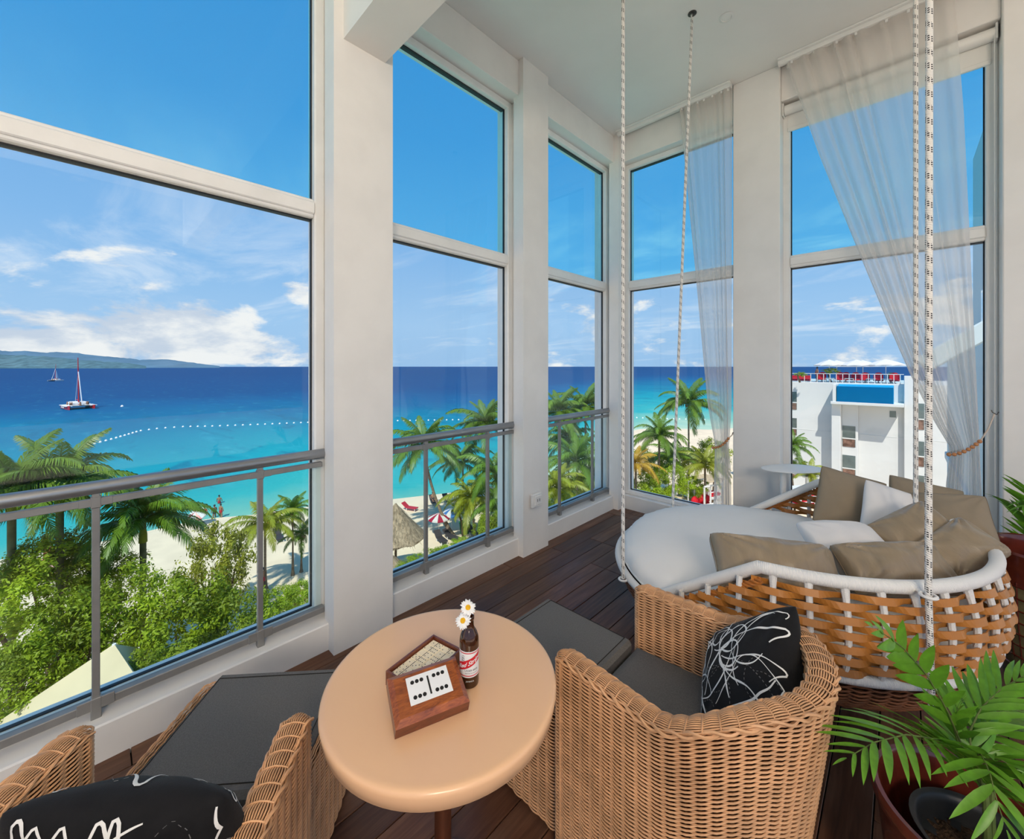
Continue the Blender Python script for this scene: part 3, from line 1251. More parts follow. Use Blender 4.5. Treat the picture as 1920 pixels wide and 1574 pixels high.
dm = MB().lathe([(.0048, 0), (.0048, .0006)], 20).mesh('pip', False)
for hx in (-1, 1):
    for r_ in (-1, 1):
        for c_ in (-1, 0, 1):
            p_ = link('pip', dm, 'pip_black', inl)
            p_.location = (icx + hx * .028 + c_ * .0118, icy + r_ * .0185, z2 + .0008)

# ---------------------------------------------------------------- beer bottle with two daisies


def bottle_glass():
    m = bpy.data.materials.new('amber_glass')
    m.use_nodes = True
    t_ = NT(m.node_tree)
    g = t_.n('ShaderNodeBsdfPrincipled', {'Base Color': (.055, .017, .003, 1), 'Roughness': .08, 'Specular IOR Level': .7, 'Coat Weight': .5, 'Coat Roughness': .03})
    tr = t_.n('ShaderNodeBsdfTransparent', {0: (.45, .17, .02, 1)})
    t_.n('ShaderNodeOutputMaterial', {0: t_.n('ShaderNodeMixShader', {0: .28, 1: g.outputs[0], 2: tr.outputs[0]}).outputs[0]})
    MATS['amber_glass'] = m


bottle_glass()
M('label_paper', (.74, .73, .71), .5)
M('label_red', (.55, .010, .018), .45)
M('label_ink', (.02, .018, .016), .6)
bc = cw(-.119, 1.126, TZ)
t = thing('beer_bottle', 'small brown glass beer bottle with a red and white label', 'bottle', bc)
prof = [(.0005, .002), (.020, 0), (.0255, .003), (.0268, .010), (.0268, .118), (.0258, .130), (.0215, .143), (.0155, .153), (.0128, .160), (.0122, .176), (.0140, .178), (.0142, .186), (.0125, .188), (.0102, .186), (.0102, .17)]
bz = 1.0
MB().lathe([(r, z * bz) for r, z in prof], 40, (0, 0, 0), (False, False)).build('glass_body', 'amber_glass', t)
view = math.atan2(-bc.y, -bc.x)
RB = .0268


def bend(pts, rad):
    return [(rad * math.cos(view + x / RB), rad * math.sin(view + x / RB), z) for x, z in pts]


def wrap_rect(x0, x1, z0, z1, rad, name, mat, parent, sh=0.0, n=18):
    mb = MB()
    mb.grid(lambda u, v: bend([(x0 + (x1 - x0) * u, z0 + (z1 - z0) * v + sh * (x0 + (x1 - x0) * u))], rad)[0], n, 2)
    return mb.build(name, mat, parent)


lab = wrap_rect(-.036, .036, .034, .104, RB + .0003, 'label', 'label_paper', t)
wrap_rect(-.036, .036, .0985, .101, RB + .0005, 'label_border', 'label_red', lab)
wrap_rect(-.036, .036, .0375, .040, RB + .0005, 'label_border', 'label_red', lab)
wrap_rect(-.034, .034, .062, .084, RB + .0005, 'stripe', 'label_red', lab, .42)


def wrap_text(body, size, x, z, mat, shear=0.0, slope=0.0, bold=0.0, nm='lettering'):
    me = text_mesh(body, size, shear, bold)
    co = [(v_.co.x, v_.co.y) for v_ in me.vertices]
    fs = [tuple(p.vertices) for p in me.polygons]
    MB().add([bend([(x + a, z + b + slope * (x + a))], RB + .0008)[0] for a, b in co], fs).build(nm, mat, lab, False)
    bpy.data.meshes.remove(me)


wrap_text('Red Stripe', .0155, .0, .0725, 'label_paper', .35, .42, .0004)
wrap_text('LAGER BEER', .0068, .006, .0535, 'label_ink')
wrap_text('BREWED IN JAMAICA', .0036, .006, .0460, 'label_ink')
wrap_text('JAMAICA', .0055, .002, .024, 'label_paper', nm='neck_lettering')
mb = MB()
for i in range(3):                                            # small monogram swirl on the label
    q = [(-.017 + .003 * math.cos(a) * (1 + i * .3), .089 - i * .006 + .004 * math.sin(a)) for a in np.linspace(0, 5, 18)]
    mb.tube(bend(q, RB + .0008), .0004, 4)
mb.build('monogram', 'label_ink', lab)

M('petal_white', (.84, .83, .80), .6, .3)
M('daisy_yellow', (.85, .46, .02), .7, .2, var=.2, scale=400, bump=.4, bscale=900)
M('stem_dark', (.03, .05, .012), .6)
pet = MB()
pet.grid(lambda u, v: Vector(((.0055 + .0165 * v), (u - .5) * .0072 * (math.sin(PI * min(1, v * .8 + .18)) ** .6), .0022 * math.sin(PI * v) - .0030 * v * v + .0008 * math.cos((u - .5) * 2 * PI))), 4, 5)
petal_me = pet.mesh('petal')
for (lat, dep, z, nv, lb) in ((-.1215, 1.118, TZ + .214, (.30, .10, .30), 'upper white daisy with a yellow centre in the bottle'),
                              (-.1340, 1.105, TZ + .186, (-.40, -.10, .15), 'lower white daisy with a yellow centre leaning out of the bottle')):
    c = cw(lat, dep, z)
    tov = Vector((-c.x, -c.y, EYE - c.z)).normalized()
    n = (tov + Vector((CT, ST, 0)) * nv[0] * .5 + Vector((0, 0, 1)) * nv[2]).normalized()
    t = thing('daisy', lb, 'flower', group='daisies in the bottle')
    t.matrix_world = orient(c, n, (0, 0, 1))
    for i in range(21):
        o = link('petal', petal_me, 'petal_white', t)
        o.rotation_euler = (random.uniform(-.2, .2), random.uniform(-.12, .15), 2 * PI * i / 21 + random.uniform(-.06, .06))
        s_ = random.uniform(.85, 1.05)
        o.scale = (s_, s_, s_)
    MB().lathe([(.0075, -.001), (.0072, .0015), (.005, .0035), (.0005, .0043)], 16).build('disc', 'daisy_yellow', t)
    MB().lathe([(.0005, -.004), (.004, -.003), (.006, 0)], 10).build('calyx', 'stem_dark', t)
    inv = t.matrix_world.inverted()
    p0, p1 = c - n * .003, bc + Vector((0, 0, .18))
    p2 = bc + Vector((random.uniform(-.005, .005), .004, .06))
    MB().tube([inv @ p0, inv @ (p0 * .6 + p1 * .4 - n * .008), inv @ p1, inv @ p2], .0011, 5).build('stem', 'stem_dark', t)
# ================================================================ hanging daybed
M('white_wrap', (.80, .775, .735), .55, .35)


def wrap_mat():
    m = bpy.data.materials.new('wound_cord')
    m.use_nodes = True
    t_ = NT(m.node_tree)
    uv = t_.n('ShaderNodeTexCoord').outputs['UV']
    wv = t_.n('ShaderNodeTexWave', {'Vector': uv, 'Scale': 1.0}, bands_direction='X')
    b = t_.n('ShaderNodeBsdfPrincipled', {'Base Color': (.80, .775, .735, 1), 'Roughness': .55, 'Specular IOR Level': .3})
    bp = t_.n('ShaderNodeBump', {'Strength': .5, 'Distance': .002, 'Height': wv.outputs[0]})
    t_.t.links.new(bp.outputs[0], b.inputs['Normal'])
    t_.n('ShaderNodeOutputMaterial', {0: b.outputs[0]})
    MATS['wound_cord'] = m


wrap_mat()


def uv_tube(name, path, r, n, mat, parent, per_m=1.0, closed=False):
    """tube with UV: u along (metres * per_m), v around"""
    mb = MB().tube(path, r, n, closed, cap=False)
    me = mb.mesh(name)
    p = [Vector(q) for q in path]
    if closed:
        p.append(p[0])
    d = [0]
    for a, b in zip(p[:-1], p[1:]):
        d.append(d[-1] + (b - a).length * per_m)
    uvl = me.uv_layers.new(name='UVMap')
    k = 0
    segs = len(p) - 1
    for i in range(segs):
        for j in range(n):
            for (ii, jj) in ((i, j), (i, j + 1), (i + 1, j + 1), (i + 1, j)):
                uvl.data[k].uv = (d[ii], jj / n)
                k += 1
    return link(name, me, mat, parent)


M('strap_tan', (.46, .175, .030), .42, .45, var=.14, scale=3.5, rnd=.12)
M('strap_braid', (.40, .135, .025), .5, .4, var=.15, scale=30)
M('base_wicker', (.23, .085, .035), .6, .3, var=.25, scale=16)
M('mattress_cloth', (.86, .83, .785), .85, .15, var=.015, scale=3, bump=.12, bscale=500)
BX, BY = -.565, 2.79
ZL, ZU, RL, RU = .395, .762, .868, .865
AE, AB = R(81), R(113)            # back-rest ends / foot of the sloping ends, measured from +x
bed = thing('hanging_daybed', 'round hanging daybed of woven tan straps with a white mattress', 'daybed', (BX, BY, 0))


def ringpt(a, r, z):
    return Vector((r * math.cos(a), r * math.sin(a), z))


def wall_r(z):
    k = (z - ZL) / (ZU - ZL)
    return RL + (RU - RL) * k + .035 * math.sin(PI * min(1, max(0, k)))


def top_z(a):
    """height of the upper rim / sloping end at angle a"""
    a = abs(a)
    if a <= AE:
        return ZU
    return ZU + (ZL + .045 - ZU) * min(1, (a - AE) / (AB - AE))


# lower rim (full circle)
uv_tube('lower_rim', [ringpt(2 * PI * i / 96, RL, ZL) for i in range(96)], .021, 12, 'wound_cord', bed, 60, True)
# upper rim with sloping ends
q = [ringpt(-AE + 2 * AE * i / 72, RU, ZU) for i in range(73)]
q = [q[0] + (ringpt(-AB, RL, ZL + .035) - q[0]) * (1 - i / 8) for i in range(8)] + q + [q[-1] + (ringpt(AB, RL, ZL + .035) - q[-1]) * ((i + 1) / 8) for i in range(8)]
uv_tube('upper_rim', q, .0255, 12, 'wound_cord', bed, 60)
# stakes
nst = 29
step = 2 * R(109) / (nst - 1)
for i in range(nst):
    a = -R(109) + step * i
    zt = top_z(a) - .005
    if zt - ZL < .07:
        continue
    path = [ringpt(a, wall_r(ZL + (zt - ZL) * k / 7), ZL + (zt - ZL) * k / 7) for k in range(8)]
    uv_tube('stake', path, [.0115] * 6 + [.012, .017 if abs(a) < AE else .012], 8, 'wound_cord', bed, 90)
# woven straps
nrow = 12
rp = (ZU - .032 - (ZL + .02)) / nrow
for k in range(nrow):
    z = ZL + .028 + rp * k
    # end angle at this height
    lim = AE + (AB - AE) * min(1, max(0, (ZU - .02 - z) / (ZU - ZL - .045))) - R(1.2)
    sag = random.uniform(-.002, .002)
    hh = .0125
    v, f = [], []
    n = int(2 * lim / step * 8)
    for i in range(n + 1):
        a = -lim + 2 * lim * i / n
        ph_ = (a + R(109)) / step
        c_ = math.cos(PI * ph_ + PI * (k % 2))
        c_ = max(-1, min(1, c_ * 1.35))
        r = wall_r(z) + .0132 * c_
        tilt = .0045 * c_
        zz = z + sag + .0028 * c_ + .002 * math.sin(ph_ * 1.7 + k * 2)
        for dr, dz_ in ((.0016 - tilt, hh), (.0016 + tilt, -hh), (-.0016 + tilt, -hh), (-.0016 - tilt, hh)):
            v.append(ringpt(a, r + dr, zz + dz_))
    for i in range(n):
        for j in range(4):
            f.append((i * 4 + j, i * 4 + (j + 1) % 4, (i + 1) * 4 + (j + 1) % 4, (i + 1) * 4 + j))
    f += [(0, 3, 2, 1), tuple(n * 4 + j for j in range(4))]
    MB().add(v, f).build('woven_strap', 'strap_tan', bed, False)
# braided edge under the sloping ends
for sg in (-1, 1):
    p0, p1 = ringpt(sg * (AE - R(.5)), RU + .022, ZU - .045), ringpt(sg * AB, RL + .022, ZL + .004)
    ax_ = (p1 - p0).normalized()
    s1 = Vector((math.cos(sg * AE), math.sin(sg * AE), 0))
    s2 = ax_.cross(s1).normalized()
    for ph_ in (0, 2 * PI / 3, 4 * PI / 3):
        pts = []
        for i in range(61):
            kk = i / 60
            an = kk * 2 * PI * 9 + ph_
            mid = p0 + (p1 - p0) * kk + s1 * .03 * math.sin(PI * kk)
            pts.append(mid + (s1 * math.cos(an) + s2 * math.sin(an)) * .0085)
        MB().tube(pts, .0062, 6).build('edge_braid', 'strap_braid', bed)
# woven bowl below the lower rim
per = 4
nb = NB()
P, L = resample([(math.cos(2 * PI * i / 240), math.sin(2 * PI * i / 240)) for i in range(240)], 80 * per, True)
rows = 21
pts = np.zeros((rows, len(P), 3))
n3 = np.zeros_like(pts)
v3 = np.zeros_like(pts)
for i in range(rows):
    k = i / (rows - 1)
    rr = RL - .012 - .115 * k ** 2.2
    pts[i, :, :2] = P * rr
    pts[i, :, 2] = ZL - .018 - .175 * k ** .9
    n3[i, :, :2] = P * .75
    n3[i, :, 2] = -.65
    v3[i, :, :2] = P * .65
    v3[i, :, 2] = .75
nb.add(weave(pts, n3, v3, .0048, .006, PI * (np.arange(rows) % 2), per, True))
nb.build('base_weave', 'base_wicker', bed)['kind'] = 'stuff'
MB().lathe([(RL - .02, ZL - .01)] + [(RL - .022 - .115 * k ** 2.2, ZL - .014 - .175 * k ** .9) for k in (.2, .4, .6, .8, 1)] + [(.3, ZL - .20), (.001, ZL - .20)], 72, (0, 0, 0), (False, False)).build('base_shell', 'wicker_core', bed)
# mattress
mp = [(.60, .375), (.78, .378), (.828, .395), (.842, .425), (.838, .458), (.815, .490), (.76, .520), (.66, .545), (.50, .562), (.30, .571), (.12, .574), (.001, .575)]
mb = MB().lathe(mp, 144, (0, 0, 0), (False, False))
nv = []
for (x, y, z) in mb.v:
    a = math.atan2(y, x)
    r = math.hypot(x, y)
    # puckers gathered towards the piped lower edge
    e_ = max(0, min(1, (r - .62) / .2)) * (1 if z > .40 else .4)
    pk = (mnoise.noise(Vector((a * 26, z * 6, 0))) * .010 + mnoise.noise(Vector((a * 60, z * 9, 2))) * .005) * e_
    z2 = z + .010 * mnoise.noise(Vector((x * 3, y * 3, 1))) * (z > .45)
    nv.append((x * (1 + pk / max(.2, r)), y * (1 + pk / max(.2, r)), z2 + pk * .5))
mb.v = nv
mat_o = mb.build('mattress', 'mattress_cloth', bed)
uv_tube('piping', [ringpt(2 * PI * i / 96, .838, .412) for i in range(96)], .006, 6, 'white_wrap', mat_o, 1, True)


# ropes with their eyelets and ceiling hooks
def rope_mat():
    m = bpy.data.materials.new('braided_rope')
    m.use_nodes = True
    t_ = NT(m.node_tree)
    uv = t_.n('ShaderNodeTexCoord').outputs['UV']
    s_ = t_.n('ShaderNodeSeparateXYZ', {0: uv})
    u, v = s_.outputs[0], s_.outputs[1]
    # helical bands of short dark flecks
    hel = t_.math('FRACT', t_.math('ADD', t_.math('MULTIPLY', u, 20.0), v))
    band = t_.math('LESS_THAN', hel, .42)
    fl1 = t_.math('GREATER_THAN', t_.math('SINE', t_.math('MULTIPLY', t_.math('SUBTRACT', t_.math('MULTIPLY', u, 20.0), t_.math('MULTIPLY', v, 2.0)), 2 * PI * 4)), .05)
    fl2 = t_.math('GREATER_THAN', t_.math('SINE', t_.math('MULTIPLY', t_.math('ADD', t_.math('MULTIPLY', u, 20.0), t_.math('MULTIPLY', v, 1.0)), 2 * PI * 7)), -.1)
    fl3 = t_.math('GREATER_THAN', t_.math('SINE', t_.math('MULTIPLY', u, 2 * PI * 130)), -.25)
    fl4 = t_.math('GREATER_THAN', t_.math('SINE', t_.math('MULTIPLY', v, 2 * PI * 6)), -.3)
    k_ = t_.math('MULTIPLY', band, t_.math('MULTIPLY', fl3, fl4))
    c_ = t_.mix(k_, (.80, .765, .71), (.05, .045, .05))
    b = t_.n('ShaderNodeBsdfPrincipled', {'Base Color': c_, 'Roughness': .8, 'Specular IOR Level': .2})
    wv = t_.math('SINE', t_.math('MULTIPLY', t_.math('ADD', t_.math('MULTIPLY', u, 120.0), t_.math('MULTIPLY', v, 3.0)), 2 * PI))
    bp = t_.n('ShaderNodeBump', {'Strength': .35, 'Distance': .002, 'Height': wv})
    t_.t.links.new(bp.outputs[0], b.inputs['Normal'])
    t_.n('ShaderNodeOutputMaterial', {0: b.outputs[0]})
    MATS['braided_rope'] = m


rope_mat()
M('dark_steel', (.08, .075, .07), .4, .5, metal=.8)


def torus(c, r, rr, nrm, name, mat, parent, n=24):
    m_ = orient(c, nrm, (0, 0, 1) if abs(Vector(nrm).normalized().z) < .9 else (1, 0, 0))
    MB().tube([m_ @ Vector((r * math.cos(2 * PI * i / n), r * math.sin(2 * PI * i / n), 0)) for i in range(n)], rr, 7, True).build(name, mat, parent)


near = Vector((.069, 2.11, 0))
left = cw(.63, 2.30, 0)
far = Vector((-1.105, 3.048, 0))
right = cw((1717 - 960) / FPX * 2.12, 2.12, 0)
for nm, p, ztop, zr_, xo in (('near', near, ZC, ZU + .008, None), ('left', left, ZC, ZL + .0, None), ('far', far, ZC, ZL + .12, None), ('right', right, ZC, ZU - .01, None)):
    lx_, ly_ = p.x - BX, p.y - BY
    rr_ = .0102 if nm in ('near', 'right') else .0102
    top = Vector((lx_, ly_, ztop))
    bot = Vector((lx_, ly_, zr_))
    if nm == 'far':
        a_ = math.atan2(ly_, lx_)
        bot = ringpt(a_, .80, ZL + .06)
    if nm == 'near':
        top = bot + Vector((.004, .004, ZC - zr_))
        low = bot + Vector((.008, -.009, ZL - .03 - zr_))
        pth = [low + (bot - low) * i / 8 for i in range(8)] + [bot + (top - bot) * i / 40 for i in range(41)]
    else:
        pth = [bot + (top - bot) * i / 40 for i in range(41)]
    uv_tube('rope', pth, rr_, 10, 'braided_rope', bed, 1.0)
    torus(bot + Vector((0, 0, -.004)), .022, .006, (0, 0, 1), 'eyelet', 'white_wrap', bed)
    if nm == 'near':
        an_ = math.atan2(ly_, lx_)
        MB().tube([ringpt(an_, RU, ZU), ringpt(an_, math.hypot(lx_, ly_) - .02, ZU + .004)], .008, 7).build('eyelet_shank', 'white_wrap', bed)
    if nm == 'left':
        MB().tube([ringpt(math.atan2(ly_, lx_), RL, ZL), ringpt(math.atan2(ly_, lx_), math.hypot(lx_, ly_) - .02, ZL)], .008, 7).build('eyelet_shank', 'white_wrap', bed)
    MB().lathe([(.030, 0), (.030, -.004), (.022, -.008), (.012, -.010)], 24, (top.x, top.y, ZC), (False, False)).build('ceiling_plate', 'dark_steel', bed)
    torus(Vector((top.x, top.y, ZC - .018)), .014, .004, (1, 1, 0), 'ceiling_ring', 'dark_steel', bed)

# ---------------------------------------------------------------- daybed pillows
M('taupe_satin', (.285, .215, .135), .40, .5, var=.07, scale=9, sheen=.15, bump=.55, bscale=9, stretch=(3.2, 1, 1))
M('taupe_matte', (.285, .225, .155), .8, .25, var=.04, scale=9, bump=.1, bscale=500)
M('taupe_seam', (.17, .125, .078), .7, .2)
M('white_cotton', (.80, .765, .735), .85, .2, var=.02, scale=9, bump=.08, bscale=300)


def toward(px, py, d, ):
    return at_d(px, py, d)


def wdir(r_, u_, f_):
    """direction from screen-right, up, forward components (world axes of the photo's heading)"""
    return Vector((CT * r_ - ST * f_, ST * r_ + CT * f_, u_))


BP = [
    # label, px, py, d, w, h, t, normal(r,u,f), up(r,u,f), material, wrinkle, seed, fullness
    ('large taupe cushion standing beside the white one on the daybed', 1592, 942, 2.58, .36, .37, .14, (-.28, .30, -.9), (.34, .90, .25), 'taupe_matte', .003, 1.2, .42),
    ('white cushion standing on one corner on the daybed', 1684, 974, 2.34, .36, .36, .14, (-.20, .45, -.85), (.40, .86, .30), 'white_cotton', .003, 2.4, .42),
    ('taupe cushion propped behind the white one on the daybed', 1736, 958, 2.46, .36, .36, .14, (-.30, .45, -.8), (.34, .86, .35), 'taupe_matte', .005, 3.1, .4),
    ('taupe cushion tipped forward below the white one on the daybed', 1710, 1004, 2.06, .35, .24, .20, (-.45, .70, -.55), (-.38, .78, .45), 'taupe_satin', .013, 4.7, .27),
    ('taupe cushion wedged against the curtain side of the daybed', 1782, 972, 2.22, .32, .28, .15, (-.55, .60, -.5), (.30, .75, .50), 'taupe_matte', .010, 5.9, .34),
    ('taupe cushion at the planter end of the daybed rim', 1792, 1038, 1.90, .33, .21, .20, (-.35, .72, -.55), (-.42, .68, .62), 'taupe_satin', .014, 6.3, .25),
    ('wide taupe cushion lying along the daybed rim beneath the near rope', 1676, 1068, 1.82, .46, .22, .20, (-.05, .72, -.65), (.02, .68, .72), 'taupe_satin', .016, 7.7, .25),
    ('taupe cushion slumped at the open end of the daybed rim', 1452, 1066, 1.86, .54, .26, .20, (-.02, .70, -.68), (.14, .70, .66), 'taupe_satin', .017, 8.8, .26),
    ('white cushion lying flat in the middle of the daybed', 1588, 1022, 2.04, .36, .28, .15, (-.05, .92, -.38), (.10, .35, .90), 'white_cotton', .006, 9.6, .34),
]
for lb, px, py, d, w_, h_, t_, nn, uu, mt, wr_, sd, fu in BP:
    pl = Pillow(w_, h_, t_, sd, wr_, .055, fu)
    o = place_pillow('daybed_cushion', lb, 'cushion', pl, mt, orient(at_d(px, py, d), wdir(*nn), wdir(*uu)), 'cushions on the daybed', 'taupe_seam' if 'taupe' in mt else None)

# ================================================================ side table behind the daybed
t = thing('side_table', 'white petal shaped side table on a slim post behind the daybed', 'table', (-.640, 3.785, 0))
v, f = [], []
n = 48
rings = [(.0, 0), (.6, 0), (.93, -.002), (1.0, -.006), (.985, -.011), (.55, -.022), (.08, -.026)]
pet_o = wdir(1, 0, 0)
for s_, z in rings:
    for i in range(n):
        a = 2 * PI * i / n
        r_ = .215 + .03 * math.cos(a) + .014 * math.cos(2 * a)
        p = pet_o * (r_ * math.cos(a) * s_) + wdir(0, 0, 1) * (r_ * .72 * math.sin(a) * s_)
        v.append((p.x, p.y, .805 + z + .006 * math.cos(a + .5) * s_))
for i in range(len(rings) - 1):
    for j in range(n):
        f.append((i * n + j, i * n + (j + 1) % n, (i + 1) * n + (j + 1) % n, (i + 1) * n + j))
MB().add(v, f).build('petal_top', 'white_paint', t)
MB().lathe([(.021, .012), (.0195, .78)], 16, (-.03, -.02, 0)).build('post', 'white_paint', t)
MB().lathe([(.15, 0), (.15, .008), (.02, .014)], 32, (-.03, -.02, 0)).build('foot', 'white_paint', t)

# ================================================================ sheer curtains


def sheer():
    m = bpy.data.materials.new('sheer_voile')
    m.use_nodes = True
    t_ = NT(m.node_tree)
    lw = t_.n('ShaderNodeLayerWeight', {0: .35})
    tr = t_.n('ShaderNodeBsdfTransparent', {0: (1, 1, 1, 1)})
    df = t_.n('ShaderNodeBsdfDiffuse', {0: (.84, .79, .74, 1)})
    tl_ = t_.n('ShaderNodeBsdfTranslucent', {0: (.84, .80, .76, 1)})
    fab = t_.n('ShaderNodeMixShader', {0: .5, 1: df.outputs[0], 2: tl_.outputs[0]})
    fac = t_.mrange(lw.outputs['Facing'], 0.0, .9, .52, .90, False)
    t_.n('ShaderNodeOutputMaterial', {0: t_.n('ShaderNodeMixShader', {0: fac, 1: tr.outputs[0], 2: fab.outputs[0]}).outputs[0]})
    MATS['sheer'] = m


sheer()


def curtain(label, keys, folds, depth, seed, group):
    """keys: list of (z, x_left, x_right, fold_amp) from top to bottom; hangs in the plane y = 4.035"""
    t = thing('sheer_curtain', label, 'curtain', ((keys[-1][1] + keys[-1][2]) / 2, 4.035, 0), group=group)
    zs = [k[0] for k in keys][::-1]
    rnd = random.Random(seed)
    ph1 = [rnd.uniform(0, 6.28) for _ in range(4)]

    def fn(u, v):
        z = keys[0][0] + (keys[-1][0] - keys[0][0]) * v
        xl = np.interp(z, zs, [k[1] for k in keys][::-1])
        xr = np.interp(z, zs, [k[2] for k in keys][::-1])
        am = np.interp(z, zs, [k[3] for k in keys][::-1])
        s = u + .018 * math.sin(u * 17 + ph1[0]) + .01 * math.sin(u * 41 + ph1[1])
        x = xl + (xr - xl) * s
        am = am * (.55 + .45 * math.sin(u * 7 + ph1[3] + 2 * v))
        y = 4.035 + am * math.sin(2 * PI * folds * u + ph1[2] + .9 * math.sin(u * 9 + .6 * v))
        return Vector((x, y, z))
    mb = MB()
    mb.grid(fn, folds * 14, 110)
    mb.build('voile', 'sheer', t, True, True)
    # gathered heading tape and gliders
    mb = MB().grid(lambda u, v: fn(u, 0) + Vector((0, -.003, .012 - .055 * v)), folds * 14, 2)
    mb.build('heading_tape', 'sheer', t, True, True)
    for i in range(7):
        p = fn((i + .5) / 7, 0)
        MB().bbox(p.x - .008, p.x + .008, 4.024, 4.040, p.z - .01, ZC - .04, .002).build('glider', 'white_plastic', t, False, True)
    return t


curtain('narrow sheer white curtain tied against the wide column',
        [(4.125, -1.60, -1.105, .022), (2.46, -1.44, -1.112, .024), (1.23, -1.325, -1.114, .030), (.90, -1.262, -1.135, .028), (.86, -1.258, -1.14, .028), (.72, -1.262, -1.125, .03), (.25, -1.275, -1.115, .034), (.02, -1.28, -1.11, .034)], 7, .03, 4, 'sheer curtains')
curtain('wide sheer white curtain swept across to a beaded tieback',
        [(4.125, -.705, .245, .018), (3.3, -.49, .29, .020), (2.57, -.275, .315, .022), (1.9, -.075, .338, .026), (1.55, .035, .35, .028), (1.2, .165, .362, .03), (1.06, .228, .366, .026), (.99, .232, .368, .026), (.8, .215, .375, .03), (.4, .20, .385, .034), (.02, .19, .39, .034)], 11, .03, 9, 'sheer curtains')

M('bead_wood', (.50, .215, .085), .5, .35, var=.12, scale=60)
M('cord_beige', (.62, .50, .40), .8)


def tieback(label, beads, cord, hook):
    t = thing('beaded_tieback', label, 'tieback', beads[0])
    P, _ = resample([tuple(p) for p in beads], 300)
    r = .0125
    L = np.linalg.norm(np.diff(P, axis=0), axis=1).sum()
    n = max(3, int(L / (2 * r * .90)) + 1)
    Q, _ = resample([tuple(p) for p in beads], n)
    me = MB().ball((0, 0, 0), r, 12, 8).mesh('bead')
    for p in Q:
        o = link('bead', me, 'bead_wood', t)
        o.location = Vector(p) - Vector(beads[0])
    MB().tube(cord, .0045, 6).build('cord', 'cord_beige', t, True, True)
    MB().tube(hook, .003, 6).build('hook', 'dark_steel', t, True, True)
    return t


pth = []
for i in range(13):
    k = i / 12
    x = .226 + (.362 - .226) * k
    pth.append(Vector((x, 3.985 + .0 * k - .012 * math.sin(PI * k), 1.008 + .105 * k ** 1.7)))
hk = Vector((.452, 4.085, 1.30))
tieback('wooden bead tieback with a cord hooked beside the wide curtain', pth,
        [pth[0], pth[0] + Vector((-.006, .05, .0)), (.30, 4.09, 1.04)], [hk + Vector((0, .0, 0)), hk + Vector((-.004, -.03, .004)), hk + Vector((-.012, -.04, -.012)), hk + Vector((-.03, -.032, .0)), hk + Vector((-.034, -.03, .016))])
tb = bpy.data.objects['beaded_tieback']
for dy_ in (0, .012):
    MB().tube([pth[-1] + Vector((.006, dy_, .01)), Vector((.402, 4.01 + dy_, 1.20)), hk + Vector((-.022, -.036 + dy_, -.01))], .0038, 6).build('cord', 'cord_beige', tb, True, True)
pth = [Vector((-1.262 + .012 * math.sin(PI * k / 9) - .0 + .13 * (k / 9), 3.998 - .012 * math.sin(PI * k / 9), .845 + .10 * (k / 9) ** 1.6)) for k in range(10)]
tieback('wooden bead tieback round the narrow curtain by the column', pth,
        [pth[-1], (-1.118, 4.05, .97), (-1.112, 4.07, .985)], [(-1.112, 4.083, .99), (-1.112, 4.06, .995), (-1.115, 4.055, .98)])

# ================================================================ potted palms
M('pot_glaze', (.115, .020, .012), .16, .55, var=.25, scale=7, coat=.4)
M('pot_olive', (.16, .135, .065), .45, .45, var=.25, scale=18)
M('nursery_black', (.014, .015, .016), .45, .4)
M('potting_soil', (.045, .027, .016), .95, .1, var=.6, scale=120, bump=1.0, bscale=150)
M('leaf_green', (.125, .315, .022), .38, .45, var=.25, scale=12, trans=.25)
M('leaf_deep', (.035, .115, .020), .38, .45, var=.25, scale=12, trans=.2)
M('cane_green', (.10, .14, .035), .6, .3, var=.2, scale=20)


def leaflet_mesh(L, W, droop, nm='leaflet', fold=.25):
    mb = MB()

    def fn(u, v):
        w_ = W * (math.sin(PI * min(1, .04 + v * .96) ** .75)) ** .8 * (1 if v < .98 else .3)
        s = (u - .5) * 2
        return Vector((s * w_ / 2, L * v, -droop * L * v * v + fold * abs(s) * w_ / 2 + .0))
    mb.grid(fn, 2, 6)
    return mb.mesh(nm)


LF = [leaflet_mesh(.175, .025, .12), leaflet_mesh(.16, .022, .25), leaflet_mesh(.12, .042, .18)]


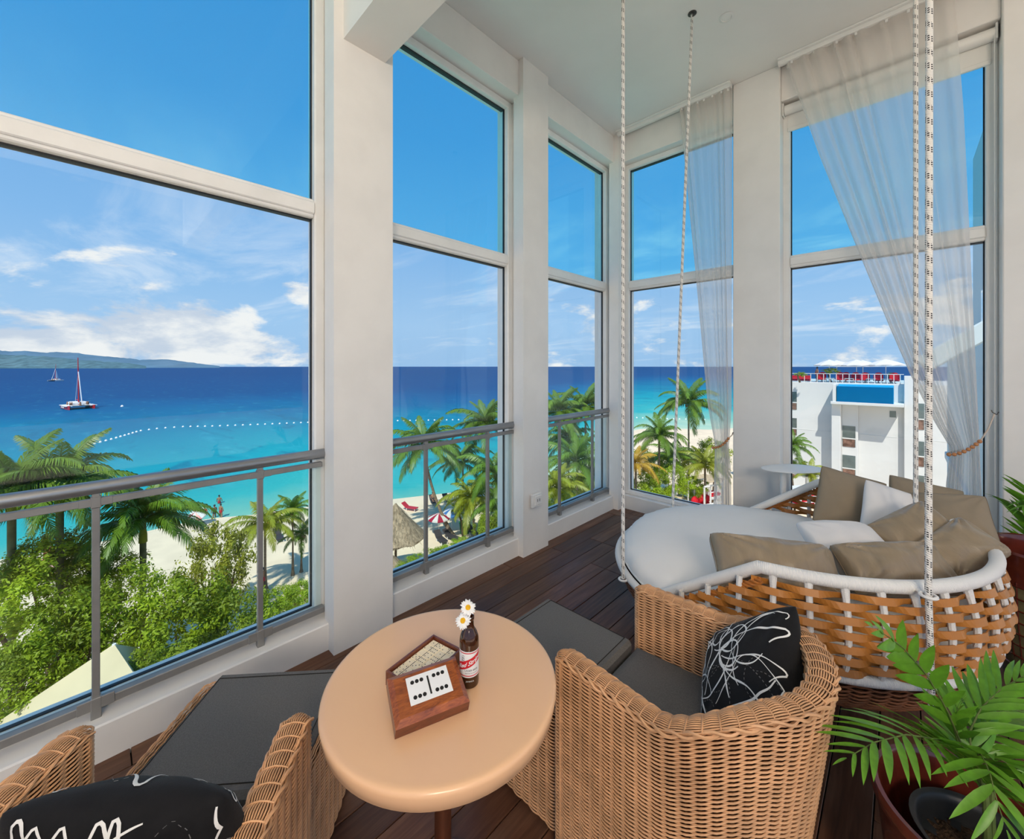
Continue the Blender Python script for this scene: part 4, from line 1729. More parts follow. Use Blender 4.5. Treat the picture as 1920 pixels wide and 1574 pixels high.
def frond(parent, path, n, lens, mat, spread=58, seed=0, kinds=(0, 1), rr=.003, tipfan=True, flat=(0, 0, 1), l_end=.5, start=.18, name='frond'):
    """path: rachis points, world coordinates relative to parent; leaflets are sub-parts"""
    rnd = random.Random(seed)
    P, L = resample([tuple(p) for p in path], 60)
    rach = MB().tube([Vector(p) for p in P[::4]], [rr * (1 - .7 * i / 15) for i in range(len(P[::4]))], 6).build(name, 'cane_green', parent)
    for i in range(n):
        k = start + (1 - start) * i / (n - 1)
        j = min(58, max(1, int(k * 59)))
        p = Vector(P[j])
        t_ = (Vector(P[j + 1]) - Vector(P[j - 1])).normalized()
        side = t_.cross(Vector(flat))
        side = side.normalized() if side.length > .05 else Vector((1, 0, 0))
        nrm = side.cross(t_).normalized()
        if nrm.z < 0:
            nrm = -nrm
        env = (.55 + .45 * math.sin(PI * min(1, (k - start) / (1 - start) * .75 + .2))) * (1 if k < .8 else 1 - (1 - l_end) * (k - .8) / .2)
        for sg in (-1, 1):
            if i == n - 1 and sg < 0:
                continue
            an = R(spread * (1 - .55 * (k - start) / (1 - start)) + rnd.uniform(-5, 5))
            if i == n - 1:
                an = 0.02
            d = t_ * math.cos(an) + side * sg * math.sin(an) + nrm * rnd.uniform(.02, .16)
            d.normalize()
            z_ = (nrm - d * nrm.dot(d)).normalized()
            z_ = (z_ + side * sg * .1).normalized()
            x_ = d.cross(z_)
            o = link('leaflet', LF[rnd.choice(kinds)], mat, rach)
            s_ = lens / .15 * env * rnd.uniform(.9, 1.08)
            o.matrix_local = basis(p, x_, d, z_) @ Matrix.Diagonal((s_, s_, s_, 1))
    return rach


PX_, PY_ = .145, 1.570
pot = thing('plant_pot', 'glossy dark red glazed pot holding the nearest palm', 'pot', (PX_, PY_, 0))
MB().lathe([(.125, 0), (.145, .02), (.178, .20), (.192, .33), (.200, .40), (.210, .415), (.213, .435), (.207, .448), (.196, .447), (.188, .432), (.184, .40), (.165, .20), (.14, .05), (.001, .045)], 64, (0, 0, 0), (True, False)).build('glazed_body', 'pot_glaze', pot)
np_ = thing('nursery_pot', 'black plastic nursery pot set inside the dark red pot', 'pot', (PX_ + .005, PY_ - .01, .047))
MB().lathe([(.10, 0), (.118, .30), (.130, .34), (.137, .345), (.137, .352), (.128, .350), (.122, .345), (.117, .33), (.115, .29), (.001, .285)], 48, (0, 0, 0), (True, False)).build('plastic_wall', 'nursery_black', np_)
for zz in (.315, .325, .335):
    MB().tube([(.1195 * math.cos(2 * PI * i / 40) * (1 + (zz - .315) * .6), .1195 * math.sin(2 * PI * i / 40) * (1 + (zz - .315) * .6), zz) for i in range(40)], .0018, 5, True).build('rim_ridge', 'nursery_black', np_)
mb = MB().lathe([(.116, .285), (.10, .291), (.06, .294), (.02, .296), (.001, .296)], 60, (0, 0, 0), (False, False))
mb.v = [(x, y, z + .012 * mnoise.noise(Vector((x * 60, y * 60, 0)))) for x, y, z in mb.v]
mb.build('soil', 'potting_soil', np_)

SOILZ = .047 + .295
palm = thing('potted_palm', 'bright green parlour palm in the dark red pot', 'plant', (PX_ + .005, PY_ - .01, SOILZ))
B0 = palm.location.copy()


def at_rel(px, py, d):
    return at_d(px, py, d) - B0


MB().tube([(0, 0, -.02), (.004, .0, .08), (.002, .006, .18)], [.010, .008, .006], 8).build('cane', 'cane_green', palm)
MB().tube([(.012, .008, -.02), (.014, .012, .10), (.012, .014, .22)], [.007, .006, .005], 8).build('cane', 'cane_green', palm)
crown = Vector((.002, .006, .17))
FR = [
    ([crown, at_rel(1808, 1410, 1.06), at_rel(1775, 1330, 1.07), at_rel(1735, 1262, 1.07), at_rel(1690, 1212, 1.06), at_rel(1632, 1172, 1.03)], 9, .115, 48, 1, (2, 2), .3),
    ([crown, at_rel(1806, 1420, 1.05), at_rel(1762, 1388, 1.02), at_rel(1700, 1378, .99), at_rel(1640, 1392, .96), at_rel(1582, 1425, .93)], 14, .125, 62, 2, (0, 1), .2),
    ([crown, at_rel(1815, 1420, 1.00), at_rel(1840, 1415, .94), at_rel(1856, 1450, .90), at_rel(1868, 1500, .87), at_rel(1890, 1565, .85)], 13, .125, 66, 3, (0, 1), .2),
    ([crown, at_rel(1815, 1380, 1.08), at_rel(1838, 1330, 1.10), at_rel(1880, 1290, 1.11), at_rel(1930, 1262, 1.12)], 13, .12, 52, 4, (0, 1), .2),
    ([crown, at_rel(1835, 1400, 1.08), at_rel(1880, 1370, 1.09), at_rel(1930, 1372, 1.10), at_rel(1975, 1400, 1.10)], 13, .13, 60, 5, (0, 1), .15),
    ([crown, at_rel(1822, 1395, 1.12), at_rel(1850, 1350, 1.16), at_rel(1890, 1330, 1.20), at_rel(1950, 1340, 1.24)], 12, .12, 60, 6, (0, 1), .2),
    ([crown, at_rel(1830, 1430, .98), at_rel(1870, 1420, .93), at_rel(1915, 1450, .90), at_rel(1960, 1500, .88)], 13, .13, 60, 8, (0, 1), .15),
    ([crown, at_rel(1806, 1380, 1.12), at_rel(1812, 1335, 1.15), at_rel(1840, 1300, 1.18), at_rel(1890, 1285, 1.2)], 12, .11, 52, 9, (0, 1), .2),
    ([crown, at_rel(1795, 1390, 1.08), at_rel(1785, 1355, 1.07), at_rel(1800, 1325, 1.06)], 7, .09, 40, 7, (0, 1), .3),
]
for path, n, ln_, sp, sd, kd, st in FR:
    frond(palm, path, n, ln_, 'leaf_green', sp, sd, kd, start=st, flat=(-.1, -.75, .65) if sd == 1 else (0, 0, 1))

# second planter by the far wall
QX, QY = .545, 3.36
pot2 = thing('plant_pot', 'tall brown and olive textured planter behind the daybed', 'pot', (QX, QY, 0))
MB().lathe([(.145, 0), (.160, .02), (.188, .22), (.203, .43), (.207, .50)], 64, (0, 0, 0), (True, False)).build('textured_body', 'pot_olive', pot2)
MB().lathe([(.207, .50), (.212, .58), (.220, .64), (.226, .66), (.220, .672), (.208, .668), (.200, .64), (.195, .56)], 64, (0, 0, 0), (False, False)).build('glazed_collar', 'pot_glaze', pot2)
MB().lathe([(.197, .555), (.1, .57), (.001, .572)], 40, (0, 0, 0), (False, False)).build('soil', 'potting_soil', pot2)
rib = MB().tube([(.1495, 0, .03), (.178, 0, .15), (.1955, 0, .30), (.2045, 0, .43), (.2085, 0, .52)], .0035, 5).mesh('rib')
for i in range(36):
    o = link('rib', rib, 'pot_glaze', pot2)
    o.rotation_euler = (0, 0, 2 * PI * i / 36)
for zz, r_ in ((.08, .170), (.14, .179), (.20, .187), (.26, .194), (.32, .199), (.38, .2025), (.44, .2065), (.50, .2095)):
    MB().tube([(r_ * math.cos(2 * PI * i / 60), r_ * math.sin(2 * PI * i / 60), zz) for i in range(60)], .0035, 5, True).build('hoop', 'pot_glaze', pot2)
palm2 = thing('potted_palm', 'deep green palm growing in the textured planter behind the daybed', 'plant', (QX, QY, .57))
B0 = palm2.location.copy()
crown = Vector((0, 0, .08))
MB().tube([(0, 0, -.02), (.0, .0, .1)], [.009, .006], 8).build('cane', 'cane_green', palm2)
for i, (path, n, ln_) in enumerate([
    ([crown, at_rel(1930, 1080, 2.30), at_rel(1905, 1052, 2.28), at_rel(1878, 1048, 2.27), at_rel(1850, 1062, 2.26)], 9, .13),
    ([crown, at_rel(1945, 1040, 2.28), at_rel(1930, 980, 2.28), at_rel(1900, 945, 2.28), at_rel(1866, 932, 2.28)], 12, .15),
    ([crown, at_rel(1950, 1040, 2.28), at_rel(1945, 960, 2.28), at_rel(1925, 915, 2.26), at_rel(1890, 900, 2.26)], 12, .15),
    ([crown, at_rel(1955, 1040, 2.28), at_rel(1950, 960, 2.25), at_rel(1940, 930, 2.22), at_rel(1905, 960, 2.2)], 12, .15),
    ([crown, at_rel(1970, 1030, 2.3), at_rel(1990, 950, 2.3), at_rel(2020, 920, 2.3), at_rel(2080, 930, 2.3)], 12, .15),
    ([crown, at_rel(1965, 1030, 2.25), at_rel(1960, 930, 2.2), at_rel(1975, 880, 2.18), at_rel(2000, 850, 2.16)], 12, .15),
    ([crown, at_rel(1975, 1050, 2.2), at_rel(2000, 1000, 2.15), at_rel(2030, 990, 2.1), at_rel(2070, 1010, 2.05)], 12, .15)]):
    frond(palm2, path, n, ln_, 'leaf_deep', 56, 20 + i, (0, 1), start=.3)
# ================================================================ outside: sea, beach, hills
SEA, GND = -14.6, -14.4


def sea_mat():
    m = bpy.data.materials.new('sea_water')
    m.use_nodes = True
    t_ = NT(m.node_tree)
    pos = t_.n('ShaderNodeNewGeometry').outputs['Position']
    s_ = t_.n('ShaderNodeSeparateXYZ', {0: pos})
    X, Y = s_.outputs[0], s_.outputs[1]
    r = t_.math('SQRT', t_.math('ADD', t_.math('MULTIPLY', X, X), t_.math('MULTIPLY', Y, Y)))
    lr = t_.math('DIVIDE', t_.math('SUBTRACT', t_.math('LOGARITHM', r, 10.0), 1.6), 1.4)
    shift = t_.mrange(t_.math('DIVIDE', X, r), -.74, -.38, 0, .30)
    tw_ = t_.noise(t_.n('ShaderNodeMapping', {0: pos, 3: (.012, .03, 1)}).outputs[0], 1.0, 5, .6, .5)
    lt = t_.math('ADD', t_.math('SUBTRACT', lr, shift), t_.math('MULTIPLY', t_.math('SUBTRACT', tw_, .5), .20))
    c = t_.ramp(lt, [(.02, (.52, .64, .46)), (.075, (.20, .48, .38)), (.13, (.035, .40, .40)), (.22, (.003, .31, .37)), (.34, (.0, .215, .325)), (.44, (.0, .135, .27)), (.52, (.0, .088, .235)), (.62, (.0, .054, .185)), (1, (.0, .044, .165))])
    # reef patches
    rf = t_.noise(t_.n('ShaderNodeMapping', {0: pos, 3: (.045, .11, 1)}).outputs[0], 1.0, 6, .62, 1.0)
    msk = t_.math('MULTIPLY', t_.mrange(rf, .52, .66), t_.math('MULTIPLY', t_.mrange(lt, .12, .2), t_.mrange(lt, .62, .4)))
    c = t_.mix(t_.math('MULTIPLY', msk, .6), c, (.004, .105, .20))
    st = t_.noise(t_.n('ShaderNodeMapping', {0: pos, 3: (.10, .35, 1)}).outputs[0], 1.0, 4, .6)
    c = t_.mix(t_.mrange(st, .55, .75, 0, .16), c, (.10, .52, .60))
    b = t_.n('ShaderNodeBsdfPrincipled', {'Base Color': c, 'Roughness': .5, 'Specular IOR Level': .04})
    wv = t_.noise(pos, 1.1, 4, .6)
    bp = t_.n('ShaderNodeBump', {'Strength': .25, 'Distance': .3, 'Height': wv})
    t_.t.links.new(bp.outputs[0], b.inputs['Normal'])
    t_.n('ShaderNodeOutputMaterial', {0: b.outputs[0]})
    MATS['sea_water'] = m


sea_mat()
M('sand', (.84, .67, .48), .95, .1, var=.07, scale=.35)
M('hill_far', (.10, .185, .265), .95, .05, var=.10, scale=.004)  # blue distance haze is put into both hill base colours
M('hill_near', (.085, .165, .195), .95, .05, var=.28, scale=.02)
n = 64
rs = [2, 20, 60, 150, 400, 1200, 4000, 14000]
mb = MB()
v, f = [], []
for r_ in rs:
    for i in range(n):
        v.append((r_ * math.cos(2 * PI * i / n), r_ * math.sin(2 * PI * i / n), SEA))
for i in range(len(rs) - 1):
    for j in range(n):
        f.append((i * n + j, i * n + (j + 1) % n, (i + 1) * n + (j + 1) % n, (i + 1) * n + j))
f.append(tuple(range(n - 1, -1, -1)))
struct(MB().add(v, f).build('sea', 'sea_water', smooth=False))
sh = [(-900, 1075), (-300, 1065), (0, 1050), (150, 1025), (260, 1000), (340, 982), (400, 972), (470, 966), (540, 955), (620, 946), (740, 936), (830, 926), (930, 915), (1010, 900), (1080, 885), (1130, 850), (1170, 812), (1200, 805), (1260, 804), (1330, 806), (1420, 800), (1560, 782), (1760, 772), (2100, 770), (2600, 775)]
sp = [on_z(a, b, SEA + .02) for a, b in sh]
dry = [p * .96 + Vector((0, 0, 0)) for p in sp]
for p in dry:
    p.z = GND
back = [Vector((120, 40, GND)), Vector((120, -80, GND)), Vector((-60, -80, GND))]
ns = len(sp)
v = sp + dry + back
f = [(i, i + 1, ns + i + 1, ns + i) for i in range(ns - 1)]
f.append(tuple([ns + i for i in range(ns)] + [2 * ns, 2 * ns + 1, 2 * ns + 2]))
bc_ = MB().add(v, f).build('beach', 'sand', smooth=False)
struct(bc_)


def ridge(name, prof, d0, d1, d2, mat, seed):
    v, f = [], []
    xs = np.arange(prof[0][0], prof[-1][0] + 1, 6)
    ys = np.interp(xs, [p[0] for p in prof], [p[1] for p in prof])
    for i, (a, b) in enumerate(zip(xs, ys)):
        jit = (mnoise.noise(Vector((a * .03, seed, 0))) * 2.5 + mnoise.noise(Vector((a * .12, seed, 4))) * 1.2) * min(1, (687 - b) / 8)
        p1 = at_d(a, b + jit, d1)
        p0 = at_d(a, 687, d0)
        p2 = at_d(a, 687, d2)
        pm_ = (p0 + p1) / 2 + Vector((0, 0, 0)) + at_d(a, 687, 40 * mnoise.noise(Vector((a * .05, seed, 9)))) * .0
        pm_.z = SEA + (p1.z - SEA) * (.52 + .10 * mnoise.noise(Vector((a * .02, seed, 7))))
        v += [(p0.x, p0.y, SEA - 2), tuple(pm_), tuple(p1), (p2.x, p2.y, SEA - 2)]
    for i in range(len(xs) - 1):
        for j in range(3):
            f.append((i * 4 + j, i * 4 + j + 1, (i + 1) * 4 + j + 1, (i + 1) * 4 + j))
    return struct(MB().add(v, f).build(name, mat))


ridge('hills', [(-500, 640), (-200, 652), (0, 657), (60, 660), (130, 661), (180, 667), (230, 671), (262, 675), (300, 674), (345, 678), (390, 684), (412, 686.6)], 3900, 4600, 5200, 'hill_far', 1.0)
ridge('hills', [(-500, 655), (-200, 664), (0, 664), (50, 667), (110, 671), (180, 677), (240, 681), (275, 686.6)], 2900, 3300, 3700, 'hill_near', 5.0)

# ================================================================ palms
M('palm_leaf', (.15, .27, .022), .42, .4, var=.30, scale=1.2, trans=.30, rnd=.25)
M('palm_leaf_lime', (.33, .37, .03), .42, .4, var=.25, scale=1.2, trans=.30, rnd=.25)
M('palm_leaf_gold', (.52, .33, .03), .5, .3, var=.2, scale=1.2, trans=.3)
M('palm_trunk', (.23, .175, .125), .9, .1, var=.3, scale=3, stretch=(1, 1, 4))
M('royal_trunk', (.13, .14, .075), .7, .2, var=.2, scale=2)


def frond_mesh(e0, bend, seed, nl=56, droop=.75, ll=.27):
    rnd = random.Random(seed)
    pts = []
    p = Vector((0, 0, 0))
    N = 14
    for i in range(N + 1):
        pts.append(p.copy())
        a = R(e0 - bend * (i / N) ** 1.15)
        p = p + Vector((0, math.cos(a), math.sin(a))) / N
    v, f = [], []
    mb = MB().tube(pts[::2], [.012 * (1 - .8 * i / 7) for i in range(8)], 4, cap=False)
    for i in range(nl):
        k = .12 + .88 * i / (nl - 1)
        j = min(N - 1, int(k * N))
        fr = k * N - j
        q = pts[j] + (pts[j + 1] - pts[j]) * fr
        t_ = (pts[j + 1] - pts[j]).normalized()
        L = ll * (math.sin(PI * (.18 + .74 * k)) ** .7) * rnd.uniform(.85, 1.1)
        for sg in (-1, 1):
            an = R(62 - 38 * k + rnd.uniform(-6, 6))
            d = (t_ * math.cos(an) + Vector((sg, 0, 0)) * math.sin(an)).normalized()
            up_ = Vector((1, 0, 0)).cross(t_)
            d1 = (d + Vector((0, 0, -.10 * droop))).normalized()
            d2 = (d + Vector((0, 0, -droop * 1.3 - .2 * rnd.random()))).normalized()
            w_ = .0115
            wd = t_ * w_
            a0, a1, a2 = q, q + d1 * L * .5, q + d1 * L * .5 + d2 * L * .5
            n0 = len(mb.v)
            mb.v += [tuple(a0 - wd * .6), tuple(a0 + wd * .6), tuple(a1 - wd), tuple(a1 + wd), tuple(a2)]
            mb.f += [(n0, n0 + 1, n0 + 3, n0 + 2), (n0 + 2, n0 + 3, n0 + 4)]
    return mb.mesh('frond', False)


FM = [frond_mesh(80, 55, 1), frond_mesh(58, 85, 2), frond_mesh(34, 95, 3), frond_mesh(10, 80, 4), frond_mesh(-18, 60, 5, droop=.9), frond_mesh(62, 110, 6), frond_mesh(22, 70, 7)]
FM2 = [m_.copy() for m_ in FM]
FM3 = [m_.copy() for m_ in FM]


def palm_tree(label, base, top, L, nf, kind='coconut', seed=0, lean_=(0, 0), mat='palm_leaf', tr=.14):
    """base on the ground, top = crown centre (world); L frond length"""
    rnd = random.Random(seed)
    t = thing('palm_tree', label, 'palm', base, group='palms on the beach')
    top = Vector(top) - Vector(base)
    mid = top * .5 + Vector((lean_[0], lean_[1], 0))
    path = []
    for i in range(15):
        k = i / 14
        path.append(mid * (2 * k * (1 - k)) + top * k * k + Vector((0, 0, 0)))
    rad = [tr * (1.25 - .6 * min(1, i / 5) + .0 * i) * (1 if kind != 'royal' else 1.5) for i in range(15)]
    rad[0] *= 1.4
    MB().tube(path, rad, 9).build('trunk', 'royal_trunk' if kind == 'royal' else 'palm_trunk', t)
    if kind == 'royal':
        MB().tube([top - Vector((0, 0, L * .32)), top - Vector((0, 0, L * .2)), top], [tr * 1.3, tr * 1.25, tr * .6], 9).build('crownshaft', 'palm_leaf_lime', t)
    bank = {'palm_leaf': FM, 'palm_leaf_lime': FM2, 'palm_leaf_gold': FM3}[mat]
    nf = int(nf * 1.35)
    for i in range(nf):
        k = i / nf
        # young fronds upright, old ones hanging
        lv = [0, 5, 1, 2, 6, 2, 3, 3, 4][min(8, int(k * 9 + rnd.uniform(-.4, .4)) if k > .02 else 0)]
        o = link('frond', bank[lv], mat, t)
        s_ = L * rnd.uniform(.85, 1.1) * (.8 if lv == 0 else 1)
        o.matrix_local = Matrix.Translation(top) @ Matrix.Rotation(i * 2.39996 + rnd.uniform(-.25, .25), 4, 'Z') @ Matrix.Rotation(rnd.uniform(-.15, .15), 4, 'Y') @ Matrix.Diagonal((s_, s_, s_, 1))
    if kind == 'coconut':
        for i in range(4):
            a = i * 1.7
            MB().ball(top + Vector((.22 * math.cos(a), .22 * math.sin(a), -.2)), .13, 8, 5, (1, 1, 1.2)).build('coconut', 'palm_trunk', t)
    return t


def palm_px(label, px, py, d, L, nf, kind='coconut', seed=0, bpx=None, mat='palm_leaf', tr=.14, lean_=(0, 0)):
    top = at_d(px, py, d)
    if bpx:
        b = on_z(bpx[0], bpx[1], GND)
    else:
        b = Vector((top.x, top.y, GND))
    return palm_tree(label, b, top, L, nf, kind, seed, lean_, mat, tr)


palm_px('tall royal palm rising above the trees at the picture edge', 22, 922, 17.5, 3.6, 22, 'royal', 1)
palm_px('royal palm with fronds spread over the bay, next to the edge palm', 112, 915, 18.5, 3.5, 24, 'royal', 2)
palm_px('royal palm standing in the middle of the widest window', 268, 978, 21, 3.4, 26, 'royal', 3)
palm_px('young lime coconut palm on open sand behind the long handrail', 497, 985, 29, 2.9, 15, 'coconut', 4, None, 'palm_leaf_lime', .13)
palm_px('slim dark palm on the sand, taller of the pair by the white column', 549, 958, 31, 2.0, 14, 'coconut', 5, None, 'palm_leaf', .09)
palm_px('slim dark palm on the sand, shorter of the pair by the white column', 565, 1003, 31.5, 1.8, 13, 'coconut', 6, None, 'palm_leaf', .09)
palm_px('leaning coconut palm between the first two columns', 795, 838, 38, 4.4, 20, 'coconut', 7, (848, 1006), 'palm_leaf', .19, (-1.0, -.4))
palm_px('coconut palm topping the sea beside the middle column', 912, 798, 42, 4.4, 20, 'coconut', 8, None, 'palm_leaf', .18)
palm_px('short yellow green coconut palm over the beach parasols', 884, 935, 36, 3.2, 17, 'coconut', 9, (891, 1010), 'palm_leaf_lime', .16)
palm_px('coconut palm squeezed between the middle column and the railing post', 930, 890, 34, 3.6, 16, 'coconut', 10)
palm_px('coconut palm top touching the sea in the corner window', 1048, 775, 38, 3.7, 18, 'coconut', 11)
palm_px('tallest coconut palm in the corner window', 1098, 765, 40, 3.9, 20, 'coconut', 12)
palm_px('broad coconut palm behind the shortest handrail', 1082, 868, 30, 3.4, 18, 'coconut', 13)
palm_px('yellowing coconut palm low behind the shortest handrail', 1044, 915, 27, 2.6, 16, 'coconut', 14, None, 'palm_leaf_lime')
palm_px('tallest coconut palm beside the narrow sheer curtain', 1291, 758, 43, 3.9, 20, 'coconut', 15, (1292, 940))
palm_px('coconut palm in the middle of the window beside the corner', 1236, 818, 38, 3.1, 19, 'coconut', 16)
palm_px('small lime palm behind the cabanas below the narrow curtain', 1322, 872, 37, 2.6, 16, 'coconut', 17, None, 'palm_leaf_lime')
palm_px('lime coconut palm between the corner window palms', 1115, 905, 31, 2.8, 16, 'coconut', 21, None, 'palm_leaf_lime')
palm_px('coconut palm crown low in the gap beside the corner window post', 1066, 825, 44, 3.9, 18, 'coconut', 22)
palm_px('coconut palm behind the yellow green one by the middle column', 868, 868, 45, 4.0, 18, 'coconut', 23)
palm_px('dark coconut palm right behind the middle window post', 940, 950, 33, 3.0, 16, 'coconut', 24)
palm_px('coconut palm between the two tall ones beside the narrow curtain', 1262, 858, 42, 3.0, 17, 'coconut', 25)
palm_px('golden palm against the edge of the corner window', 1192, 872, 34, 2.5, 15, 'coconut', 18, None, 'palm_leaf_gold')
palm_px('palm peeking out beside the wide column before the white hotel', 1484, 838, 36, 2.2, 16, 'coconut', 19)
palm_px('small lime palm behind the white side table', 1520, 888, 33, 1.6, 14, 'coconut', 20, None, 'palm_leaf_lime', .09)

# ================================================================ broadleaf trees and shrubs
M('leaf_tree', (.29, .38, .018), .5, .35, var=.5, scale=.9, trans=.30, rnd=.35)
M('leaf_shrub', (.33, .46, .02), .5, .35, var=.30, scale=1.2, trans=.3, rnd=.2)
M('leaf_yellow', (.33, .33, .035), .5, .35, var=.3, scale=1.2, trans=.3)
M('branch', (.12, .085, .055), .9, .1)


def leaf_cloud(n, seed, size, clumps):
    """unit-radius crown made of single leaves gathered in clumps; numpy quads"""
    rs_ = np.random.RandomState(seed)
    c = rs_.normal(size=(clumps, 3))
    c /= np.linalg.norm(c, axis=1, keepdims=True)
    c *= rs_.uniform(.35, .92, (clumps, 1))
    c[:, 2] = c[:, 2] * .9
    w_ = rs_.randint(0, clumps, n)
    off = rs_.normal(size=(n, 3))
    off /= np.linalg.norm(off, axis=1, keepdims=True)
    off *= rs_.uniform(.05, .25, (n, 1)) * rs_.uniform(.6, 1.1, (clumps, 1))[w_]
    p = c[w_] + off
    nr = off / np.linalg.norm(off, axis=1, keepdims=True) + rs_.normal(size=(n, 3)) * .55 + np.array([0, 0, .5])
    nr /= np.linalg.norm(nr, axis=1, keepdims=True)
    t_ = np.cross(nr, rs_.normal(size=(n, 3)))
    t_ /= np.linalg.norm(t_, axis=1, keepdims=True)
    b_ = np.cross(nr, t_)
    s_ = size * rs_.uniform(.6, 1.3, (n, 1))
    V = np.stack([p - t_ * s_, p - b_ * s_ * .45, p + t_ * s_, p + b_ * s_ * .45], axis=1).reshape(-1, 3)
    F = np.arange(n * 4).reshape(n, 4)
    return raw_mesh('foliage', V, F, False)


LC = [leaf_cloud(9000, 1, .036, 60), leaf_cloud(9000, 2, .036, 55), leaf_cloud(8000, 3, .04, 48)]
LCS = [m_.copy() for m_ in LC]
LCY = [m_.copy() for m_ in LC]


def tree(label, px, py, d, rx, rz, seed, mat='leaf_tree', name='beach_tree', cat='tree', group='broadleaf trees below the windows', ground=GND):
    rnd = random.Random(seed)
    c = at_d(px, py, d)
    k = d / FPX
    t = thing(name, label, cat, (c.x, c.y, ground), group=group)
    bank = {'leaf_tree': LC, 'leaf_shrub': LCS, 'leaf_yellow': LCY}[mat]
    o = link('foliage', bank[seed % 3], mat, t)
    o['kind'] = 'stuff'
    o.location = (0, 0, c.z - ground)
    o.rotation_euler = (0, 0, rnd.uniform(0, 6.28))
    o.scale = (rx * k, rx * k * .9, rz * k)
    z = c.z - ground
    for i in range(3 if name == 'beach_tree' else 1):
        a = rnd.uniform(0, 6.28)
        MB().tube([(.1 * i, 0, 0), (.2 * math.cos(a), .2 * math.sin(a), z * .5), (rx * k * .45 * math.cos(a), rx * k * .45 * math.sin(a), z)], [.11, .09, .03], 6).build('trunk' if i == 0 else 'branch', 'branch', t)
    return t


TR = [
    ('dark leafy tree at the picture edge under the royal palms', 50, 1105, 17.0, 115, 100, 'leaf_tree'),
    ('leafy tree filling the window left of the first rail post', 135, 1200, 15.0, 110, 120, 'leaf_tree'),
    ('low leafy tree above the tent at the picture edge', 30, 1285, 13.5, 100, 95, 'leaf_tree'),
    ('leafy tree right behind the first rail post', 232, 1160, 16.5, 100, 115, 'leaf_tree'),
    ('leafy tree with bright tips in the middle of the long handrail', 345, 1165, 16.0, 105, 105, 'leaf_tree'),
    ('yellow green tree rising to the royal palm crown', 408, 1070, 20.0, 66, 110, 'leaf_yellow'),
    ('leafy tree beside the second rail post', 440, 1190, 17.0, 90, 95, 'leaf_tree'),
    ('bushy tree top at the foot of the widest window', 330, 1268, 14.0, 110, 70, 'leaf_tree'),
    ('round shrub by the wooden steps below the white column', 530, 1150, 19.0, 62, 52, 'leaf_shrub'),
    ('small dark tree between the two royal palms', 150, 1075, 19.5, 62, 62, 'leaf_tree'),
    ('leafy tree top touching the tent peak', 262, 1262, 13.5, 62, 52, 'leaf_tree'),
    ('dark tree crown rising between the edge palm trunks', 95, 1050, 19.0, 80, 62, 'leaf_tree'),
    ('tree crown below the fronds of the middle royal palm', 205, 1085, 20.0, 66, 60, 'leaf_tree'),
    ('bright shrub behind the second rail post on the sand', 560, 1112, 22.0, 40, 30, 'leaf_shrub'),
]
for i, (lb, px, py, d, rx, rz, mt) in enumerate(TR):
    tree(lb, px, py, d, rx, rz, i + 1, mt)
SB = [
    ('bright green shrub at the foot of the thatched hut', 778, 1062, 24, 40, 26, 'leaf_shrub'),
    ('bright green shrub below the dark beach loungers', 828, 1040, 26, 40, 20, 'leaf_shrub'),
    ('small shrub beside the green bin', 868, 1022, 28, 28, 16, 'leaf_shrub'),
    ('leafy bush under the yellow green palm', 868, 945, 38, 32, 30, 'leaf_tree'),
    ('bush between the railing posts near the middle column', 915, 990, 30, 34, 40, 'leaf_tree'),
    ('bush low behind the shortest handrail', 1060, 945, 27, 46, 30, 'leaf_shrub'),
    ('wide hedge bush at the foot of the corner window palms', 1118, 905, 32, 40, 40, 'leaf_tree'),
    ('glossy hedge under the golden palm', 1215, 915, 34, 46, 34, 'leaf_shrub'),
    ('glossy hedge in the middle of the window beside the corner', 1262, 905, 35, 44, 38, 'leaf_shrub'),
    ('dark bush behind the golden palm', 1215, 868, 44, 50, 34, 'leaf_tree'),
    ('dark bush between the two tall palms by the narrow curtain', 1272, 860, 46, 48, 34, 'leaf_tree'),
    ('bush beside the narrow curtain behind the cabanas', 1335, 850, 46, 40, 34, 'leaf_tree'),
    ('shrub before the hotel wall by the wide column', 1492, 872, 37, 30, 14, 'leaf_shrub'),
    ('dense bush filling the corner window behind the palms', 1085, 925, 36, 46, 48, 'leaf_tree'),
    ('dense bush at the middle column behind the parasols', 935, 955, 42, 40, 44, 'leaf_tree'),
    ('bush at the sill below the golden palm', 1195, 935, 30, 34, 22, 'leaf_shrub'),
    ('bush between hedge and cabanas at the sill', 1245, 940, 33, 34, 22, 'leaf_shrub'),
    ('hedge bush in front of the cabanas', 1300, 915, 38, 30, 26, 'leaf_shrub'),
]
for i, (lb, px, py, d, rx, rz, mt) in enumerate(SB):
    tree(lb, px, py, d, rx, rz, i + 31, mt, 'shrub', 'shrub', 'shrubs along the beach')

# ================================================================ boats and buoys
M('hull_red', (.45, .015, .02), .35, .5)
M('boat_white', (.82, .80, .78), .4)
M('sail_white', (.85, .84, .84), .8, .1, trans=.2)
M('boat_dark', (.02, .04, .045), .5)
M('crew_mix', (.30, .16, .10), .8, .1, var=.9, scale=1.1)


